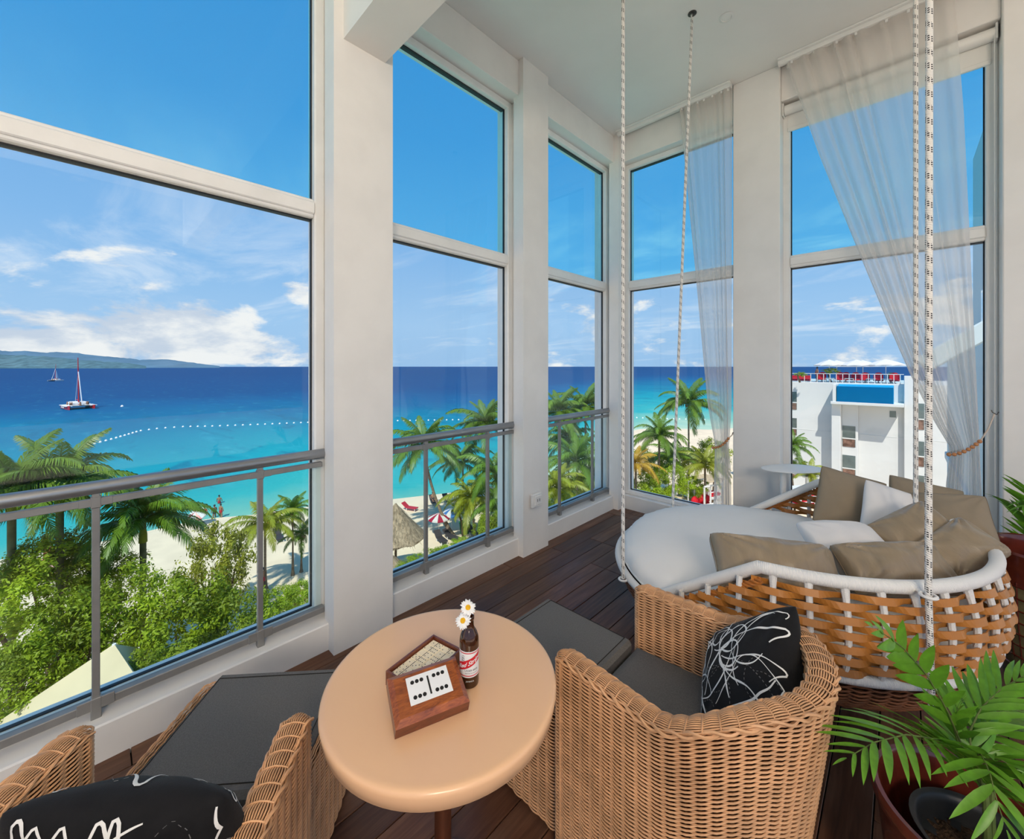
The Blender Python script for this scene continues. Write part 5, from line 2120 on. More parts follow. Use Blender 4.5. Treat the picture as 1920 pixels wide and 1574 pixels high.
def catamaran(label, px, py, yaw, hull, s=1.0, logo=True):
    p = on_z(px, py, SEA)
    t = thing('catamaran', label, 'boat', p, yaw, 'sailing catamarans in the bay')
    L, Bm = 13.5 * s, 6.6 * s
    for sg in (-1, 1):
        secs = []
        for k, w_, zt in ((-.5, .5, 1.15), (-.42, .75, 1.2), (-.1, .85, 1.25), (.25, .75, 1.3), (.42, .4, 1.4), (.5, .05, 1.5)):
            secs.append([(L * k, sg * Bm / 2 - w_ * s, zt * s), (L * k, sg * Bm / 2 - w_ * .55 * s, -.3), (L * k, sg * Bm / 2 + w_ * .55 * s, -.3), (L * k, sg * Bm / 2 + w_ * s, zt * s)])
        v = [q for sec in secs for q in sec]
        f = [(i * 4 + j, i * 4 + (j + 1) % 4, (i + 1) * 4 + (j + 1) % 4, (i + 1) * 4 + j) for i in range(5) for j in range(4)] + [(3, 2, 1, 0), (20, 21, 22, 23)]
        h_ = MB().add(v, f).build('hull', hull, t, False)
        MB().bbox(-L * .45, L * .40, sg * Bm / 2 - .9 * s, sg * Bm / 2 + .9 * s, 1.15 * s, 1.35 * s, .05).build('gunwale', 'boat_white', h_, False)
        if logo:
            for i in range(6):
                MB().box(-L * .2 + i * .75 + (.5 if i > 1 else 0), -L * .2 + i * .75 + .5 + (.5 if i > 1 else 0), sg * (Bm / 2 + .80 * s) - .06, sg * (Bm / 2 + .80 * s) + .06, .45 * s, 1.0 * s).build('hull_mark', 'boat_white', h_, False)
    MB().bbox(-L * .42, L * .18, -Bm / 2, Bm / 2, 1.0 * s, 1.4 * s, .08).build('bridge_deck', 'boat_white', t, False)
    MB().bbox(-L * .30, L * .06, -Bm * .34, Bm * .34, 1.4 * s, 2.6 * s, .35 * s).build('cabin', 'boat_white', t, False)
    MB().bbox(L * .18, L * .40, -Bm * .34, Bm * .34, 1.15 * s, 1.22 * s, .02).build('trampoline', 'boat_dark', t, False)
    H = 19.5 * s
    MB().tube([(.6, 0, 1.4 * s), (.1, 0, H * .5), (-.7, 0, H)], [.22 * s, .2 * s, .13 * s], 8).build('mast', 'hull_red', t)
    v = []
    for i in range(11):
        k = i / 10
        zz = 3.4 * s + (H * .66 - 3.4 * s) * k
        w_ = 2.3 * s * (1 - k) ** .7 + .1
        v += [(.3 - .7 * k, .0, zz), (-.1 - .7 * k - w_ * .5, .35 * (1 - k), zz), (-.1 - .7 * k - w_, .3 * (1 - k), zz)]
    f = [(i * 3 + j, i * 3 + j + 1, i * 3 + j + 4, i * 3 + j + 3) for i in range(10) for j in (0, 1)]
    sl_ = MB().add(v, f).build('mainsail', 'sail_white', t)
    if logo:
        MB().lathe([(.42 * s, 0), (.40 * s, .05)], 16, m=Matrix.Translation((-.9 * s, .38, 5.6 * s)) @ Matrix.Rotation(R(90), 4, 'X') @ Matrix.Diagonal((1, 1.6, 1, 1))).build('sail_emblem', 'boat_dark', sl_, False)
    MB().tube([(L * .46, 0, 1.6 * s), (0, 0, H * .72)], .16 * s, 6).build('furled_jib', 'sail_white', t)
    MB().tube([(-L * .42, 0, 1.5 * s), (-.1, 0, H * .74)], .05 * s, 4).build('backstay', 'boat_white', t)
    MB().tube([(.3, 0, 3.1 * s), (-3.6 * s, 0, 3.2 * s)], .15 * s, 6).build('boom', 'hull_red', t)
    rnd = random.Random(3)
    for i in range(16):
        x_, y_ = rnd.uniform(-L * .40, L * .38), rnd.uniform(-Bm * .42, Bm * .42)
        MB().lathe([(.16, 0), (.24, .5), (.2, 1.0), (.09, 1.15), (.13, 1.3), (.02, 1.45)], 6, (x_, y_, 1.3 * s)).build('passenger', 'crew_mix', t)
    return t


catamaran('red hulled catamaran with a tall red mast out in the bay', 147, 766, TH - R(34), 'hull_red')
catamaran('far white catamaran sailing below the hills', 104, 715, TH - R(70), 'boat_white', .95, False)

M('buoy_white', (.85, .85, .83), .5)
bm_ = MB().lathe([(.02, -.25), (.22, -.12), (.26, .05), (.2, .22), (.06, .32), (.02, .34)], 10).mesh('buoy')
bl_pts = [(166, 836), (215, 823), (262, 809), (300, 804), (345, 801), (400, 800), (480, 797), (578, 793), (740, 790), (860, 788), (948, 787), (1030, 786), (1190, 784), (1240, 786), (1330, 788)]
Wp = [on_z(a, b, SEA) for a, b in bl_pts]
P, L = resample([tuple(p) for p in Wp], 400)
acc = 0
last = None
for p in P:
    q = Vector(p)
    if last is None or (q - last).length > 1.38:
        rr = (q.x * CT + q.y * ST) / (-q.x * ST + q.y * CT) * FPX + 960
        last = q
        if 580 < rr < 735 or 946 < rr < 1028 or 1105 < rr < 1184 or rr > 1345 or rr < 160:
            continue
        o = link('buoy', bm_, 'buoy_white')
        o.location = q
        tag(o, 'small white float in the curving line of swim buoys', 'buoy', 'line of swim buoys')
o = link('buoy', bm_.copy(), 'buoy_white')
o.location = on_z(229, 763, SEA)
o.scale = (2, 2, 2)
tag(o, 'lone white buoy floating beyond the red catamaran', 'buoy')

# ================================================================ things on the beach
M('thatch', (.36, .27, .18), .95, .05, var=.35, scale=2.2, stretch=(3, 3, .5), bump=.5, bscale=12)
M('thatch_dark', (.10, .075, .05), .95, .05)


def thatch_hut(label, px, py, d, rad, h, seed):
    rnd = random.Random(seed)
    c = at_d(px, py, d)
    t = thing('thatched_hut', label, 'hut', (c.x, c.y, GND), group='thatched beach huts')
    z = c.z - GND
    n = 40
    mb = MB().lathe([(.05, z), (rad * .35, z - h * .38), (rad * .7, z - h * .72), (rad, z - h), (rad * .96, z - h - .12), (rad * .5, z - h * .9)], n, (0, 0, 0), (False, False))
    mb.v = [(x * (1 + .05 * rnd.uniform(-1, 1)), y * (1 + .05 * rnd.uniform(-1, 1)), zz + rnd.uniform(-.05, .05)) for x, y, zz in mb.v]
    mb.build('thatch_roof', 'thatch', t)
    straw = MB()
    for i in range(700):
        a = rnd.uniform(0, 2 * PI)
        k = rnd.uniform(.1, 1.0)
        r_, zz = rad * k, z - h * (k ** 1.02)
        l_ = rnd.uniform(.25, .5)
        sl = Vector((math.cos(a) * rad, math.sin(a) * rad, -h)).normalized()
        p = Vector((math.cos(a) * r_, math.sin(a) * r_, zz + .04))
        sd = Vector((-math.sin(a), math.cos(a), 0)) * .012
        q = p + sl * l_ + Vector((0, 0, .01))
        straw.add([p - sd, p + sd, q + sd, q - sd], [(0, 1, 2, 3)])
    straw.build('straw', 'thatch', t, False)['kind'] = 'stuff'
    MB().lathe([(.09, 0), (.08, z - h * .3)], 8).build('post', 'branch', t)
    return t


thatch_hut('thatched hut roof beside the white column, larger upper one', 742, 945, 30, 2.15, 2.4, 1)
thatch_hut('thatched roof edge below the larger hut', 732, 1040, 27, 1.75, 1.5, 2)
M('stripe_red', (.42, .03, .07), .8, .1, trans=.2)
M('stripe_blue', (.08, .22, .55), .8, .1, trans=.2)
M('canvas_white', (.82, .80, .78), .8, .1, trans=.25)


def parasol(label, loc, r, h, drop, mats, n=12, name='beach_parasol', group='beach parasols', tilt=0.0):
    t = thing(name, label, 'parasol', loc, group=group)
    MB().tube([(0, 0, 0), (0, 0, h)], .03, 6).build('pole', 'boat_white', t)
    for i in range(n):
        a0, a1 = 2 * PI * i / n, 2 * PI * (i + 1) / n
        am = (a0 + a1) / 2
        v = [(0, 0, h + .02), (r * .55 * math.cos(a0), r * .55 * math.sin(a0), h - drop * .45), (r * .55 * math.cos(a1), r * .55 * math.sin(a1), h - drop * .45),
             (r * math.cos(a0), r * math.sin(a0), h - drop), (r * .97 * math.cos(am), r * .97 * math.sin(am), h - drop * .97), (r * math.cos(a1), r * math.sin(a1), h - drop),
             (r * math.cos(a0), r * math.sin(a0), h - drop - .10), (r * math.cos(a1), r * math.sin(a1), h - drop - .10)]
        MB().add(v, [(0, 1, 2), (1, 3, 4, 5, 2), (3, 6, 7, 5, 4)]).build('canopy_panel', mats[i % len(mats)], t, False)
    t.rotation_euler = (tilt, tilt * .5, .3)
    return t


parasol('red and white striped parasol open on the sand', on_z(823, 1004, GND), 1.05, 2.1, .45, ['stripe_red', 'canvas_white'])
parasol('blue and white striped parasol next to the red one', on_z(847, 996, GND), 1.15, 2.2, .45, ['stripe_blue', 'canvas_white'])
parasol('white and red parasol tilted at the edge of the water', on_z(379, 980, GND), .9, 1.6, .4, ['canvas_white', 'canvas_white', 'hull_red'], tilt=.5)
parasol('white parasol standing behind the striped ones', on_z(915, 950, GND), 1.3, 2.3, .4, ['canvas_white'])
M('bin_green', (.01, .20, .07), .5)
g = on_z(871, 1000, GND)
t = thing('green_bin', 'green beach bin between the parasols and the palm', 'bin', g)
MB().lathe([(.42, 0), (.5, .9), (.52, 1.0)], 16).build('barrel', 'bin_green', t)
MB().lathe([(.54, 1.0), (.54, 1.08), (.3, 1.2), (.02, 1.25)], 16).build('cover', 'bin_green', t)
M('lounger_dark', (.045, .04, .045), .7)
M('lounger_red', (.50, .03, .05), .7)
M('towel_pink', (.75, .40, .38), .9)


def lounger(label, px, py, yaw, mat):
    g = on_z(px, py, GND)
    t = thing('beach_lounger', label, 'lounger', g, TH + yaw, 'loungers on the beach')
    MB().bbox(-.32, .32, -.95, .3, .28, .36, .02).build('seat', mat, t, False)
    m_ = Matrix.Translation((0, .3, .32)) @ Matrix.Rotation(R(38), 4, 'X')
    MB().bbox(-.32, .32, 0, .75, -.04, .04, .02, m_).build('backrest', mat, t, False)
    for sx in (-.28, .28):
        for sy in (-.85, .2):
            MB().box(sx - .03, sx + .03, sy - .03, sy + .03, 0, .3).build('leg', 'boat_white', t, False)
    return t


for a in (('dark lounger in the palm shade by the leaning trunk', 826, 1016, .6, 'lounger_dark'), ('dark lounger below the blue striped parasol', 846, 1012, .9, 'lounger_dark'),
          ('red lounger on the sand behind the thatched hut', 768, 957, 1.2, 'lounger_red'), ('dark lounger at the water beyond the railing post', 812, 944, .4, 'lounger_dark'),
          ('dark lounger next to the one at the water', 838, 942, .5, 'lounger_dark'), ('red lounger seen between the edge trees', 92, 1050, .8, 'lounger_red'),
          ('pink lounger in front of the red one between the edge trees', 100, 1082, .9, 'towel_pink'), ('dark lounger under the slim palms', 522, 1012, .7, 'lounger_dark'),
          ('red lounger near the slim palms by the water', 510, 982, .3, 'lounger_red'), ('dark lounger under the yellow green palm', 888, 1004, .8, 'lounger_dark')):
    lounger(*a)

# cream tent below the trees
M('tent_canvas', (.64, .54, .35), .8, .15, var=.04, scale=.6)
ta = at_d(214, 1208, 13.4)
tl0, tr0 = at_d(-60, 1392, 12.4), at_d(250, 1262, 12.2)
tb0 = at_d(60, 1420, 11.4)
t = thing('cream_tent', 'cream canvas tent roof below the trees', 'tent', (ta.x, ta.y, GND))
tm = at_d(55, 1325, 13.2)
bk = at_d(260, 1215, 15.0)


def sag(p, q, r_, n=10, s=.18):
    return lambda u, v: (p * (1 - u) + q * u) * (1 - v) + r_ * v - Vector((0, 0, s * math.sin(PI * u) * (1 - v) * 2))


for nm, (a, b) in (('roof_panel', (tl0, tr0)), ('roof_panel', (tr0, bk)), ('roof_panel', (bk, tm + Vector((-1, 1, -.8)))), ('roof_panel', (tm + Vector((-1, 1, -.8)), tl0))):
    MB().grid(sag(a, b, ta), 12, 12).build(nm, 'tent_canvas', t, True, True)
for p in (tl0, tr0, bk):
    MB().tube([(p.x, p.y, GND), p], .05, 6).build('pole', 'boat_white', t, True, True)
MB().tube([(ta.x, ta.y, GND), ta], .06, 6).build('centre_pole', 'boat_white', t, True, True)
# wooden steps with a rail by the column
M('deck_wood', (.30, .14, .065), .8, .2, var=.2, scale=3)
g0 = at_d(542, 1142, 22)
t = thing('wooden_steps', 'brown wooden steps with a handrail below the white column', 'steps', (g0.x, g0.y, GND))
p0, p1, p2 = at_d(538, 1142, 22), at_d(556, 1112, 23), at_d(600, 1095, 24)
for off_ in (0, -.55):
    MB().tube([p0 + Vector((0, 0, off_)), p1 + Vector((0, 0, off_)), p2 + Vector((0, 0, off_))], .06, 6).build('handrail' if off_ == 0 else 'bottom_rail', 'deck_wood', t, True, True)
for i in range(9):
    k = i / 8
    p = (p0 + (p1 - p0) * k * 2) if k < .5 else (p1 + (p2 - p1) * (k - .5) * 2)
    MB().box(p.x - .03, p.x + .03, p.y - .03, p.y + .03, p.z - .8, p.z).build('baluster', 'deck_wood', t, False, True)
MB().tube([p0 + Vector((0, 0, -1.0)), p2 + Vector((0, 0, -1.0))], .12, 4).build('stringer', 'deck_wood', t, True, True)
MB().box(p1.x - .05, p1.x + .05, p1.y - .05, p1.y + .05, GND, p1.z - .8).build('post', 'deck_wood', t, False, True)
# ================================================================ the white hotel across the garden
M('hotel_white', (.68, .68, .67), .8, .15, var=.03, scale=.4)
M('hotel_glass', (.12, .15, .145), .15, .6, var=.3, scale=.5)
M('hotel_frame', (.70, .70, .68), .5)
M('balcony_brown', (.20, .115, .085), .8, .1, var=.5, scale=2)
M('pool_water', (.0, .46, .86), .4, .2)
M('pool_tile', (.01, .42, .72), .4)
glass_mat('roof_glass', (.86, .95, .96), .8)
HY = 58.0


def hx(px, y=HY):
    return on_y(px, 700, y).x


def hz(px, py, y=HY):
    return on_y(px, py, y).z


hot = thing('hotel_building', 'white hotel with a rooftop pool across the garden', 'building', (hx(1590), HY, GND))
ZR = hz(1482, 716)                       # roof deck level
XL, XR_ = hx(1425), 9.0
MB().bbox(XL, XR_, HY, HY + 16, GND, ZR, .05).build('main_block', 'hotel_white', hot, False, True)
x0, x1, x2, x3, x4, x5 = hx(1562), hx(1579), hx(1605), hx(1695), hx(1718), hx(1735)
# projecting bay under the pool, tall pier at its far side
MB().bbox(x0, x1, HY - 1.6, HY, GND, hz(1562, 752), .04).build('pier', 'hotel_white', hot, False, True)
MB().bbox(x3, x4, HY - .7, HY, GND, hz(1700, 705), .04).build('pier', 'hotel_white', hot, False, True)
MB().bbox(x1, x2 + .2, HY - .6, HY, GND, hz(1590, 755), .04).build('bay_wall', 'hotel_white', hot, False, True)
MB().bbox(x0, x3, HY - 2.4, HY, hz(1600, 757), hz(1600, 752), .03).build('pool_shelf', 'hotel_white', hot, False, True)
# glass fronted rooftop pool
p0x, p1x = hx(1573), hx(1676)
pz0, pz1 = hz(1620, 754), hz(1620, 722)
pool = MB().bbox(p0x, p1x, HY - 2.2, HY - .05, pz0, pz1 - .12, .02).build('rooftop_pool', 'pool_water', hot, False, True)
MB().bbox(p0x - .05, p1x + .05, HY - 2.3, HY - 2.2, pz0, pz1 + .02, .01).build('pool_glass', 'roof_glass', hot, False, True)
MB().bbox(p0x - .35, p0x - .05, HY - 2.3, HY, pz0, pz1 + .05, .02).build('pool_end', 'hotel_white', hot, False, True)
MB().bbox(p0x, p1x, HY - .3, HY - .02, pz1 - .12, pz1 + .02, .01).build('pool_edge', 'pool_tile', hot, False, True)


def hotel_window(xa, xb, za, zb, y):
    w_ = MB().bbox(xa, xb, y - .03, y + .02, za, zb, .01).build('window', 'hotel_glass', hot, False, True)
    zm = za + (zb - za) * .40
    m_ = hot.location
    MB().box(xa, xb, y - .10, y - .04, zm - .06, zm + .06).build('balcony_rail', 'hotel_frame', w_, False)
    MB().box(xa + .05, xb - .05, y - .06, y - .035, za, zm - .06).build('balcony_panel', 'balcony_brown', w_, False)
    for k in w_.children:
        k.data.transform(Matrix.Translation(-Vector(hot.location)))
    return w_


for ya, yb in ((735, 768), (784, 816), (862, 895)):
    hotel_window(hx(1470), hx(1494), hz(1485, yb), hz(1485, ya), HY)
for ya, yb in ((799, 838), (854, 895), (908, 945)):
    hotel_window(hx(1579.5, HY - .6), hx(1604, HY - .6), hz(1590, yb, HY - .6), hz(1590, ya, HY - .6), HY - .6)
for ya, yb in ((757, 806), (828, 875), (892, 935)):
    hotel_window(hx(1718.5), hx(1733), hz(1725, yb), hz(1725, ya), HY)
MB().bbox(hx(1668), hx(1680), HY - .04, HY + .02, hz(1674, 783), hz(1674, 771), .01).build('vent_window', 'hotel_glass', hot, False, True)
MB().bbox(XL, XR_, HY - .02, HY + .1, hz(1620, 815) - .06, hz(1620, 815), .01).build('string_course', 'hotel_white', hot, False, True)
# roof railing
t = thing('rooftop_railing', 'glass railing along the hotel roof edge', 'railing', (hx(1590), HY, ZR))
rt = hz(1482, 700)
MB().bbox(XL, x3, HY + .1, HY + .18, rt - .06, rt, .01).build('top_rail', 'hotel_frame', t, False, True)
for i, px in enumerate(range(1484, 1700, 12)):
    xx = hx(px)
    MB().box(xx - .03, xx + .03, HY + .11, HY + .17, ZR, rt).build('post', 'hotel_frame', t, False, True)
MB().box(XL, x3, HY + .135, HY + .145, ZR + .05, rt - .06).build('glass_panel', 'roof_glass', t, False, True)
# rooftop parasols
for i, (px, py, y, r_, lb) in enumerate(((1555, 675, 60, 1.5, 'white rooftop parasol nearest the wide column'), (1569, 676, 63, 1.5, 'white rooftop parasol tucked behind the one by the column'),
                                         (1606, 675, 60, 1.6, 'white rooftop parasol in the middle of the row'), (1618, 676, 63, 1.6, 'white rooftop parasol just behind the middle one'),
                                         (1661, 674, 60, 1.75, 'white rooftop parasol nearest the sheer curtain'))):
    p = on_y(px, py, y)
    parasol(lb, (p.x, y, ZR), r_, p.z - ZR, .62, ['canvas_white'], 8, 'rooftop_parasol', 'white parasols on the hotel roof')
M('chair_red', (.62, .015, .02), .5)


def roof_chair(label, px, y, s=1.0):
    p = on_y(px, 712, y)
    t = thing('lounge_chair', label, 'chair', (p.x, y, ZR), group='red chairs on the hotel roof')
    n = 12
    # rounded shell back and seat
    MB().grid(lambda u, v: Vector((.42 * s * math.sin((u - .5) * 2.4), .42 * s * (1 - math.cos((u - .5) * 2.4)) * -1 + .42 * s, .32 + .85 * s * v * (1 - .35 * (2 * u - 1) ** 2))), n, 6).build('shell_back', 'chair_red', t)
    MB().lathe([(.05, .25), (.40 * s, .26), (.42 * s, .36), (.35 * s, .42), (.02, .43)], 16).build('seat', 'chair_red', t)
    MB().lathe([(.28, 0), (.05, .06), (.05, .26)], 10).build('foot', 'hotel_frame', t)
    return t


for px, y, lb in ((1541, 59, 'red rooftop chair beside the standing guest'), (1575, 59.2, 'red rooftop chair under the first parasols'), (1586, 59.8, 'red rooftop chair with its back to the first parasols'),
                  (1604, 59.4, 'red rooftop chair beside the middle parasol pole'), (1622, 59, 'red rooftop chair right of the middle parasols'), (1647, 58.8, 'red rooftop chair before the last parasol'),
                  (1677, 58.8, 'red rooftop chair nearest the sheer curtain')):
    roof_chair(lb, px, y)
for i, (px, y) in enumerate(((1556, 59), (1592, 58.9), (1633, 58.8), (1662, 58.8))):
    p = on_y(px, 712, y)
    t = thing('roof_table', ('low white table by the first rooftop parasol', 'low white table between the red rooftop chairs', 'low white table right of the middle rooftop chairs', 'low white table before the last rooftop chair')[i], 'table', (p.x, y, ZR), group='low tables on the hotel roof')
    MB().bbox(-.4, .4, -.3, .3, .42, .48, .01).build('tabletop', 'hotel_frame', t, False)
    for sx in (-.36, .36):
        MB().box(sx - .03, sx + .03, -.25, .25, 0, .42).build('leg', 'hotel_frame', t, False)
p = on_y(1499, 712, 58.6)
t = thing('red_sofa', 'long red sofa at the end of the hotel roof', 'sofa', (p.x, 59, ZR))
MB().bbox(-1.1, 1.0, -.4, .4, .1, .45, .05).build('seat', 'chair_red', t, False)
MB().bbox(-1.1, 1.0, .25, .45, .4, .75, .05).build('backrest', 'chair_red', t, False)
tree('bush behind the red sofa on the hotel roof', 1500, 702, 46.5, 12, 6, 71, 'leaf_shrub', 'roof_shrub', 'shrub', 'plants on the hotel roof', ZR)
tree('bush between the first rooftop parasols', 1558, 696, 47, 15, 7, 72, 'leaf_shrub', 'roof_shrub', 'shrub', 'plants on the hotel roof', ZR)
tree('bush behind the last rooftop chair', 1672, 703, 44, 9, 5, 73, 'leaf_shrub', 'roof_shrub', 'shrub', 'plants on the hotel roof', ZR)

# neighbouring wing close to the right of the wide curtain
M('wing_shade', (.60, .68, .70), .7, .2, var=.03, scale=.3)  # white wall, its bluish shade put into the base colour
wx, wy = .95, 8.4
t = thing('building_wing', 'pale shaded building wing beside the wide sheer curtain', 'building', (wx, wy, GND))
MB().bbox(wx, wx + 5, wy, wy + 9, GND, 2.05, .03).build('lower_wall', 'wing_shade', t, False, True)
MB().bbox(wx + .5, wx + 5, wy + .5, wy + 9, 2.05, 7.5, .03).build('upper_wall', 'wing_shade', t, False, True)
m_ = Matrix.Translation((wx + .2, wy + .3, 2.35)) @ Matrix.Rotation(R(-38), 4, 'Y')
MB().bbox(-1.2, 2.6, -.3, .2, -.12, .12, .02, m_).build('stair_slab', 'wing_shade', t, False, True)
MB().bbox(wx + .1, wx + .16, wy - .04, wy + 3, 2.05, 3.0, .01).build('balcony_glass', 'roof_glass', t, False, True)
MB().bbox(wx - .05, wx + 5.05, wy - .08, wy + 9, -1.1, -.9, .02).build('slab_band', 'hotel_white', t, False, True)

# ================================================================ cabanas on the lower terrace
M('cabana_roof', (.56, .44, .30), .9, .1, var=.2, scale=2)
M('cushion_red', (.62, .015, .03), .7, .2)


def cabana(label, px, py, d, w_, dp, h, yaw, roof='cabana_roof', red=True):
    c = at_d(px, py, d)
    t = thing('cabana', label, 'cabana', (c.x, c.y, c.z - h), TH + yaw, 'cabanas on the terrace')
    for sx in (-1, 1):
        for sy in (-1, 1):
            MB().box(sx * w_ / 2 - .05, sx * w_ / 2 + .05, sy * dp / 2 - .05, sy * dp / 2 + .05, 0, h).build('post', 'boat_white', t, False)
    MB().bbox(-w_ / 2 - .15, w_ / 2 + .15, -dp / 2 - .15, dp / 2 + .15, h, h + .10, .02).build('roof', roof, t, False)
    MB().box(-w_ / 2, w_ / 2, -dp / 2 - .04, -dp / 2 + .04, h * .42, h * .42 + .07).build('cross_rail', 'boat_white', t, False)
    MB().bbox(-w_ / 2 + .1, w_ / 2 - .1, -dp / 2 + .1, dp / 2 - .1, .3, .55, .05).build('mattress', 'cushion_red' if red else 'boat_white', t, False)
    MB().bbox(-w_ / 2 + .1, w_ / 2 - .1, -dp / 2 + .12, dp / 2 - .12, 0, .3, .02).build('platform', 'boat_white', t, False)
    return t


cabana('beige roofed cabana behind the narrow curtain, farthest back', 1325, 898, 42, 2.2, 2.0, 1.9, .5)
cabana('beige roofed cabana nearest the hedge', 1298, 920, 40, 2.1, 1.9, 1.7, .5)
cabana('beige roofed cabana below the hedge by the window sill', 1275, 938, 38, 2.0, 1.8, 1.6, .5)
# white four poster with red cushions
c = at_d(1322, 952, 37)
t = thing('four_poster_daybed', 'white four poster frame around red cushions by the sill', 'daybed', (c.x, c.y, c.z - .3), TH + .4)
for sx in (-1.1, -.36, .36, 1.1):
    for sy in (-.9, .9):
        MB().box(sx - .05, sx + .05, sy - .05, sy + .05, 0, 2.6).build('post', 'boat_white', t, False)
MB().box(-1.15, 1.15, -.95, -.85, 2.5, 2.62).build('top_bar', 'boat_white', t, False)
MB().box(-1.15, 1.15, .85, .95, 2.5, 2.62).build('top_bar', 'boat_white', t, False)
MB().box(-1.15, 1.15, -.95, -.87, .9, 1.0).build('side_bar', 'boat_white', t, False)
MB().bbox(-1.05, 1.05, -.85, .85, .05, .55, .12).build('mattress', 'cushion_red', t, False)
for i, sx in enumerate((-.7, 0, .7)):
    MB().ball((sx, .5, .85), .42, 12, 8, (1, .6, 1)).build('cushion', 'cushion_red', t)
cabana('white roofed cabana behind the side table', 1512, 890, 34, 1.7, 1.6, 1.9, .2, 'boat_white', True)
cabana('white cabana with red bedding below the side table', 1500, 920, 31, 1.5, 1.5, 1.2, .2, 'boat_white', True)

# ================================================================ people
M('skin_tone', (.33, .17, .10), .6, .3)
M('swim_red', (.45, .03, .04), .7)
M('swim_dark', (.03, .035, .05), .7)
M('shirt_red', (.30, .03, .05), .7)


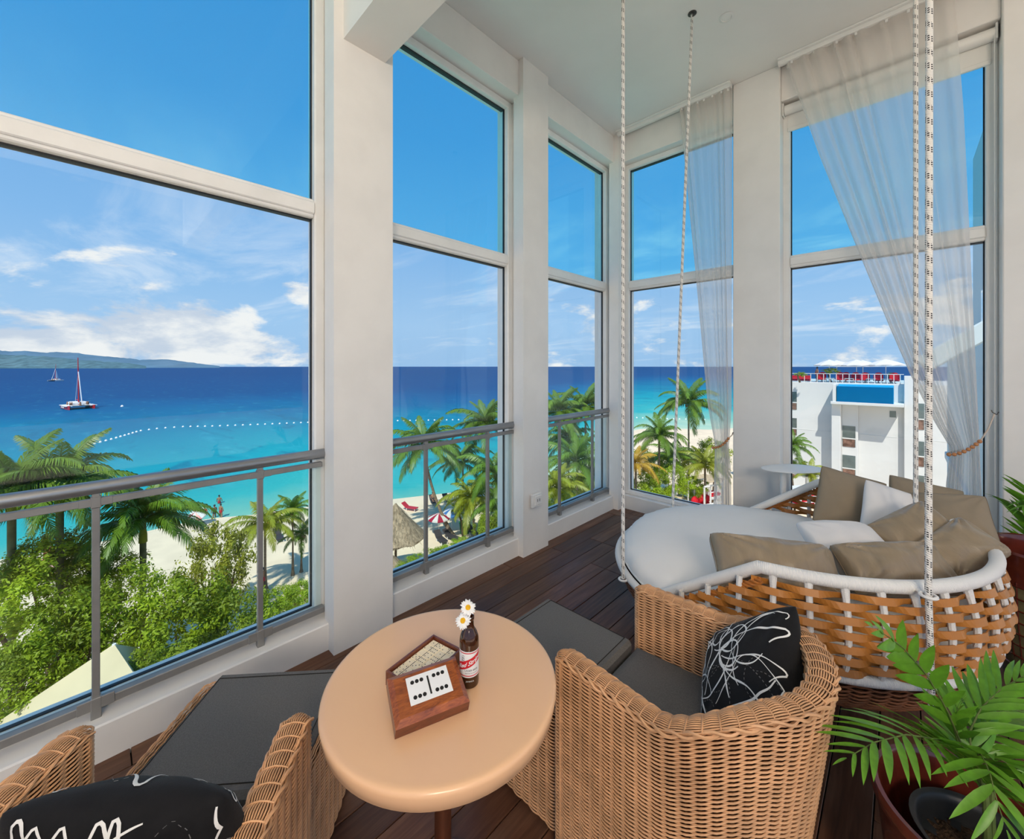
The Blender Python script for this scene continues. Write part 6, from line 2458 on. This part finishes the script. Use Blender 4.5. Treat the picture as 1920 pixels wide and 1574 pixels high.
def person(label, loc, yaw, pose, top, s=1.0):
    """one skinned body: 'stand' or 'sit'; clothing as a child shell"""
    if pose == 'stand':
        J = {'hip': (0, 0, .95), 'waist': (0, 0, 1.12), 'chest': (0, .0, 1.36), 'neck': (0, 0, 1.52), 'head': (0, .01, 1.66), 'crown': (0, .01, 1.76),
             'ls': (-.19, 0, 1.44), 'le': (-.26, .03, 1.17), 'lh': (-.27, .10, .92), 'rs': (.19, 0, 1.44), 're': (.27, .02, 1.17), 'rh': (.24, .12, .95),
             'lp': (-.10, 0, .92), 'lk': (-.11, .03, .50), 'la': (-.11, 0, .08), 'lt': (-.12, .14, .03), 'rp': (.10, 0, .92), 'rk': (.12, .02, .50), 'ra': (.14, -.04, .08), 'rt': (.15, .10, .03)}
    else:
        J = {'hip': (0, 0, .42), 'waist': (0, -.06, .58), 'chest': (0, -.14, .80), 'neck': (0, -.18, .95), 'head': (0, -.17, 1.08), 'crown': (0, -.17, 1.18),
             'ls': (-.19, -.14, .88), 'le': (-.27, .0, .66), 'lh': (-.22, .20, .56), 'rs': (.19, -.14, .88), 're': (.27, .0, .66), 'rh': (.22, .2, .56),
             'lp': (-.10, .02, .42), 'lk': (-.12, .42, .52), 'la': (-.12, .80, .40), 'lt': (-.12, .88, .48), 'rp': (.10, .02, .42), 'rk': (.12, .42, .46), 'ra': (.12, .82, .40), 'rt': (.12, .90, .48)}
    E = [('hip', 'waist'), ('waist', 'chest'), ('chest', 'neck'), ('neck', 'head'), ('head', 'crown'), ('chest', 'ls'), ('ls', 'le'), ('le', 'lh'), ('chest', 'rs'), ('rs', 're'), ('re', 'rh'),
         ('hip', 'lp'), ('lp', 'lk'), ('lk', 'la'), ('la', 'lt'), ('hip', 'rp'), ('rp', 'rk'), ('rk', 'ra'), ('ra', 'rt')]
    RAD = {'hip': .13, 'waist': .115, 'chest': .14, 'neck': .05, 'head': .095, 'crown': .06, 'ls': .06, 'rs': .06, 'le': .045, 're': .045, 'lh': .035, 'rh': .035, 'lp': .09, 'rp': .09, 'lk': .06, 'rk': .06, 'la': .04, 'ra': .04, 'lt': .035, 'rt': .035}
    ks = list(J)
    me = bpy.data.meshes.new('person')
    me.from_pydata([J[k] for k in ks], [(ks.index(a), ks.index(b)) for a, b in E], [])
    o = bpy.data.objects.new('person', me)
    COL.objects.link(o)
    md = o.modifiers.new('skin', 'SKIN')
    sv = me.skin_vertices[0].data if me.skin_vertices else None
    if sv is None:
        me.attributes.new
    for i, k in enumerate(ks):
        sv[i].radius = (RAD[k], RAD[k])
        sv[i].use_root = k == 'hip'
    o.modifiers.new('smooth', 'SUBSURF').levels = 1
    dg = bpy.context.evaluated_depsgraph_get()
    m2 = bpy.data.meshes.new_from_object(o.evaluated_get(dg))
    bpy.data.objects.remove(o)
    m2.polygons.foreach_set('use_smooth', np.full(len(m2.polygons), True))
    o = link('person', m2, 'skin_tone')
    o.location = loc
    o.rotation_euler = (0, 0, yaw)
    o.scale = (s, s, s)
    tag(o, label, 'person', 'people by the sea')
    h = Vector(J['hip'])
    w_ = Vector(J['waist'])
    MB().tube([h + Vector((0, 0, -.10)), h, w_], [.17, .175, .13], 10).build('swimwear', top, o)
    hd = Vector(J['head'])
    MB().ball(hd + Vector((0, -.025, .045)), .105, 10, 6).build('hair', 'swim_dark', o)
    return o


def tube_ok():
    me = bpy.data.meshes.new('probe')
    me.from_pydata([(0, 0, 0), (0, 0, 1)], [(0, 1)], [])
    o = bpy.data.objects.new('probe', me)
    COL.objects.link(o)
    o.modifiers.new('skin', 'SKIN')
    ok = bool(me.skin_vertices)
    bpy.data.objects.remove(o)
    return ok


PE = [('bather standing waist deep beyond the royal palm', on_z(411, 957, SEA - .8), 1.0, 'stand', 'swim_red'), ('bather at the waterline nearest the tilted parasol', on_z(402, 978, SEA - .4), 2.0, 'stand', 'swim_dark'),
      ('bather at the waterline right of the tilted parasol', on_z(414, 976, SEA - .3), .5, 'stand', 'swim_red'), ('dark haired bather out in the shallows behind the hut', on_z(766, 888, SEA - .9), .5, 'stand', 'swim_dark'),
      ('person walking on the sand by the second rail post', on_z(492, 1112, GND), 2.5, 'stand', 'swim_red'), ('person reclining on the dark lounger at the water', on_z(812, 943.5, GND) , TH + .4 + PI, 'sit', 'swim_dark')]
if tube_ok():
    for a in PE:
        person(*a)
    p = on_y(1532, 712, 59.2)
    o = person('guest in red standing at the rooftop railing', (p.x, 59.2, ZR), 2.2, 'stand', 'shirt_red')
else:
    print('NO SKIN VERTICES')
print('objects', len(bpy.data.objects), 'tris', sum(len(m.polygons) for m in bpy.data.meshes) * 2)
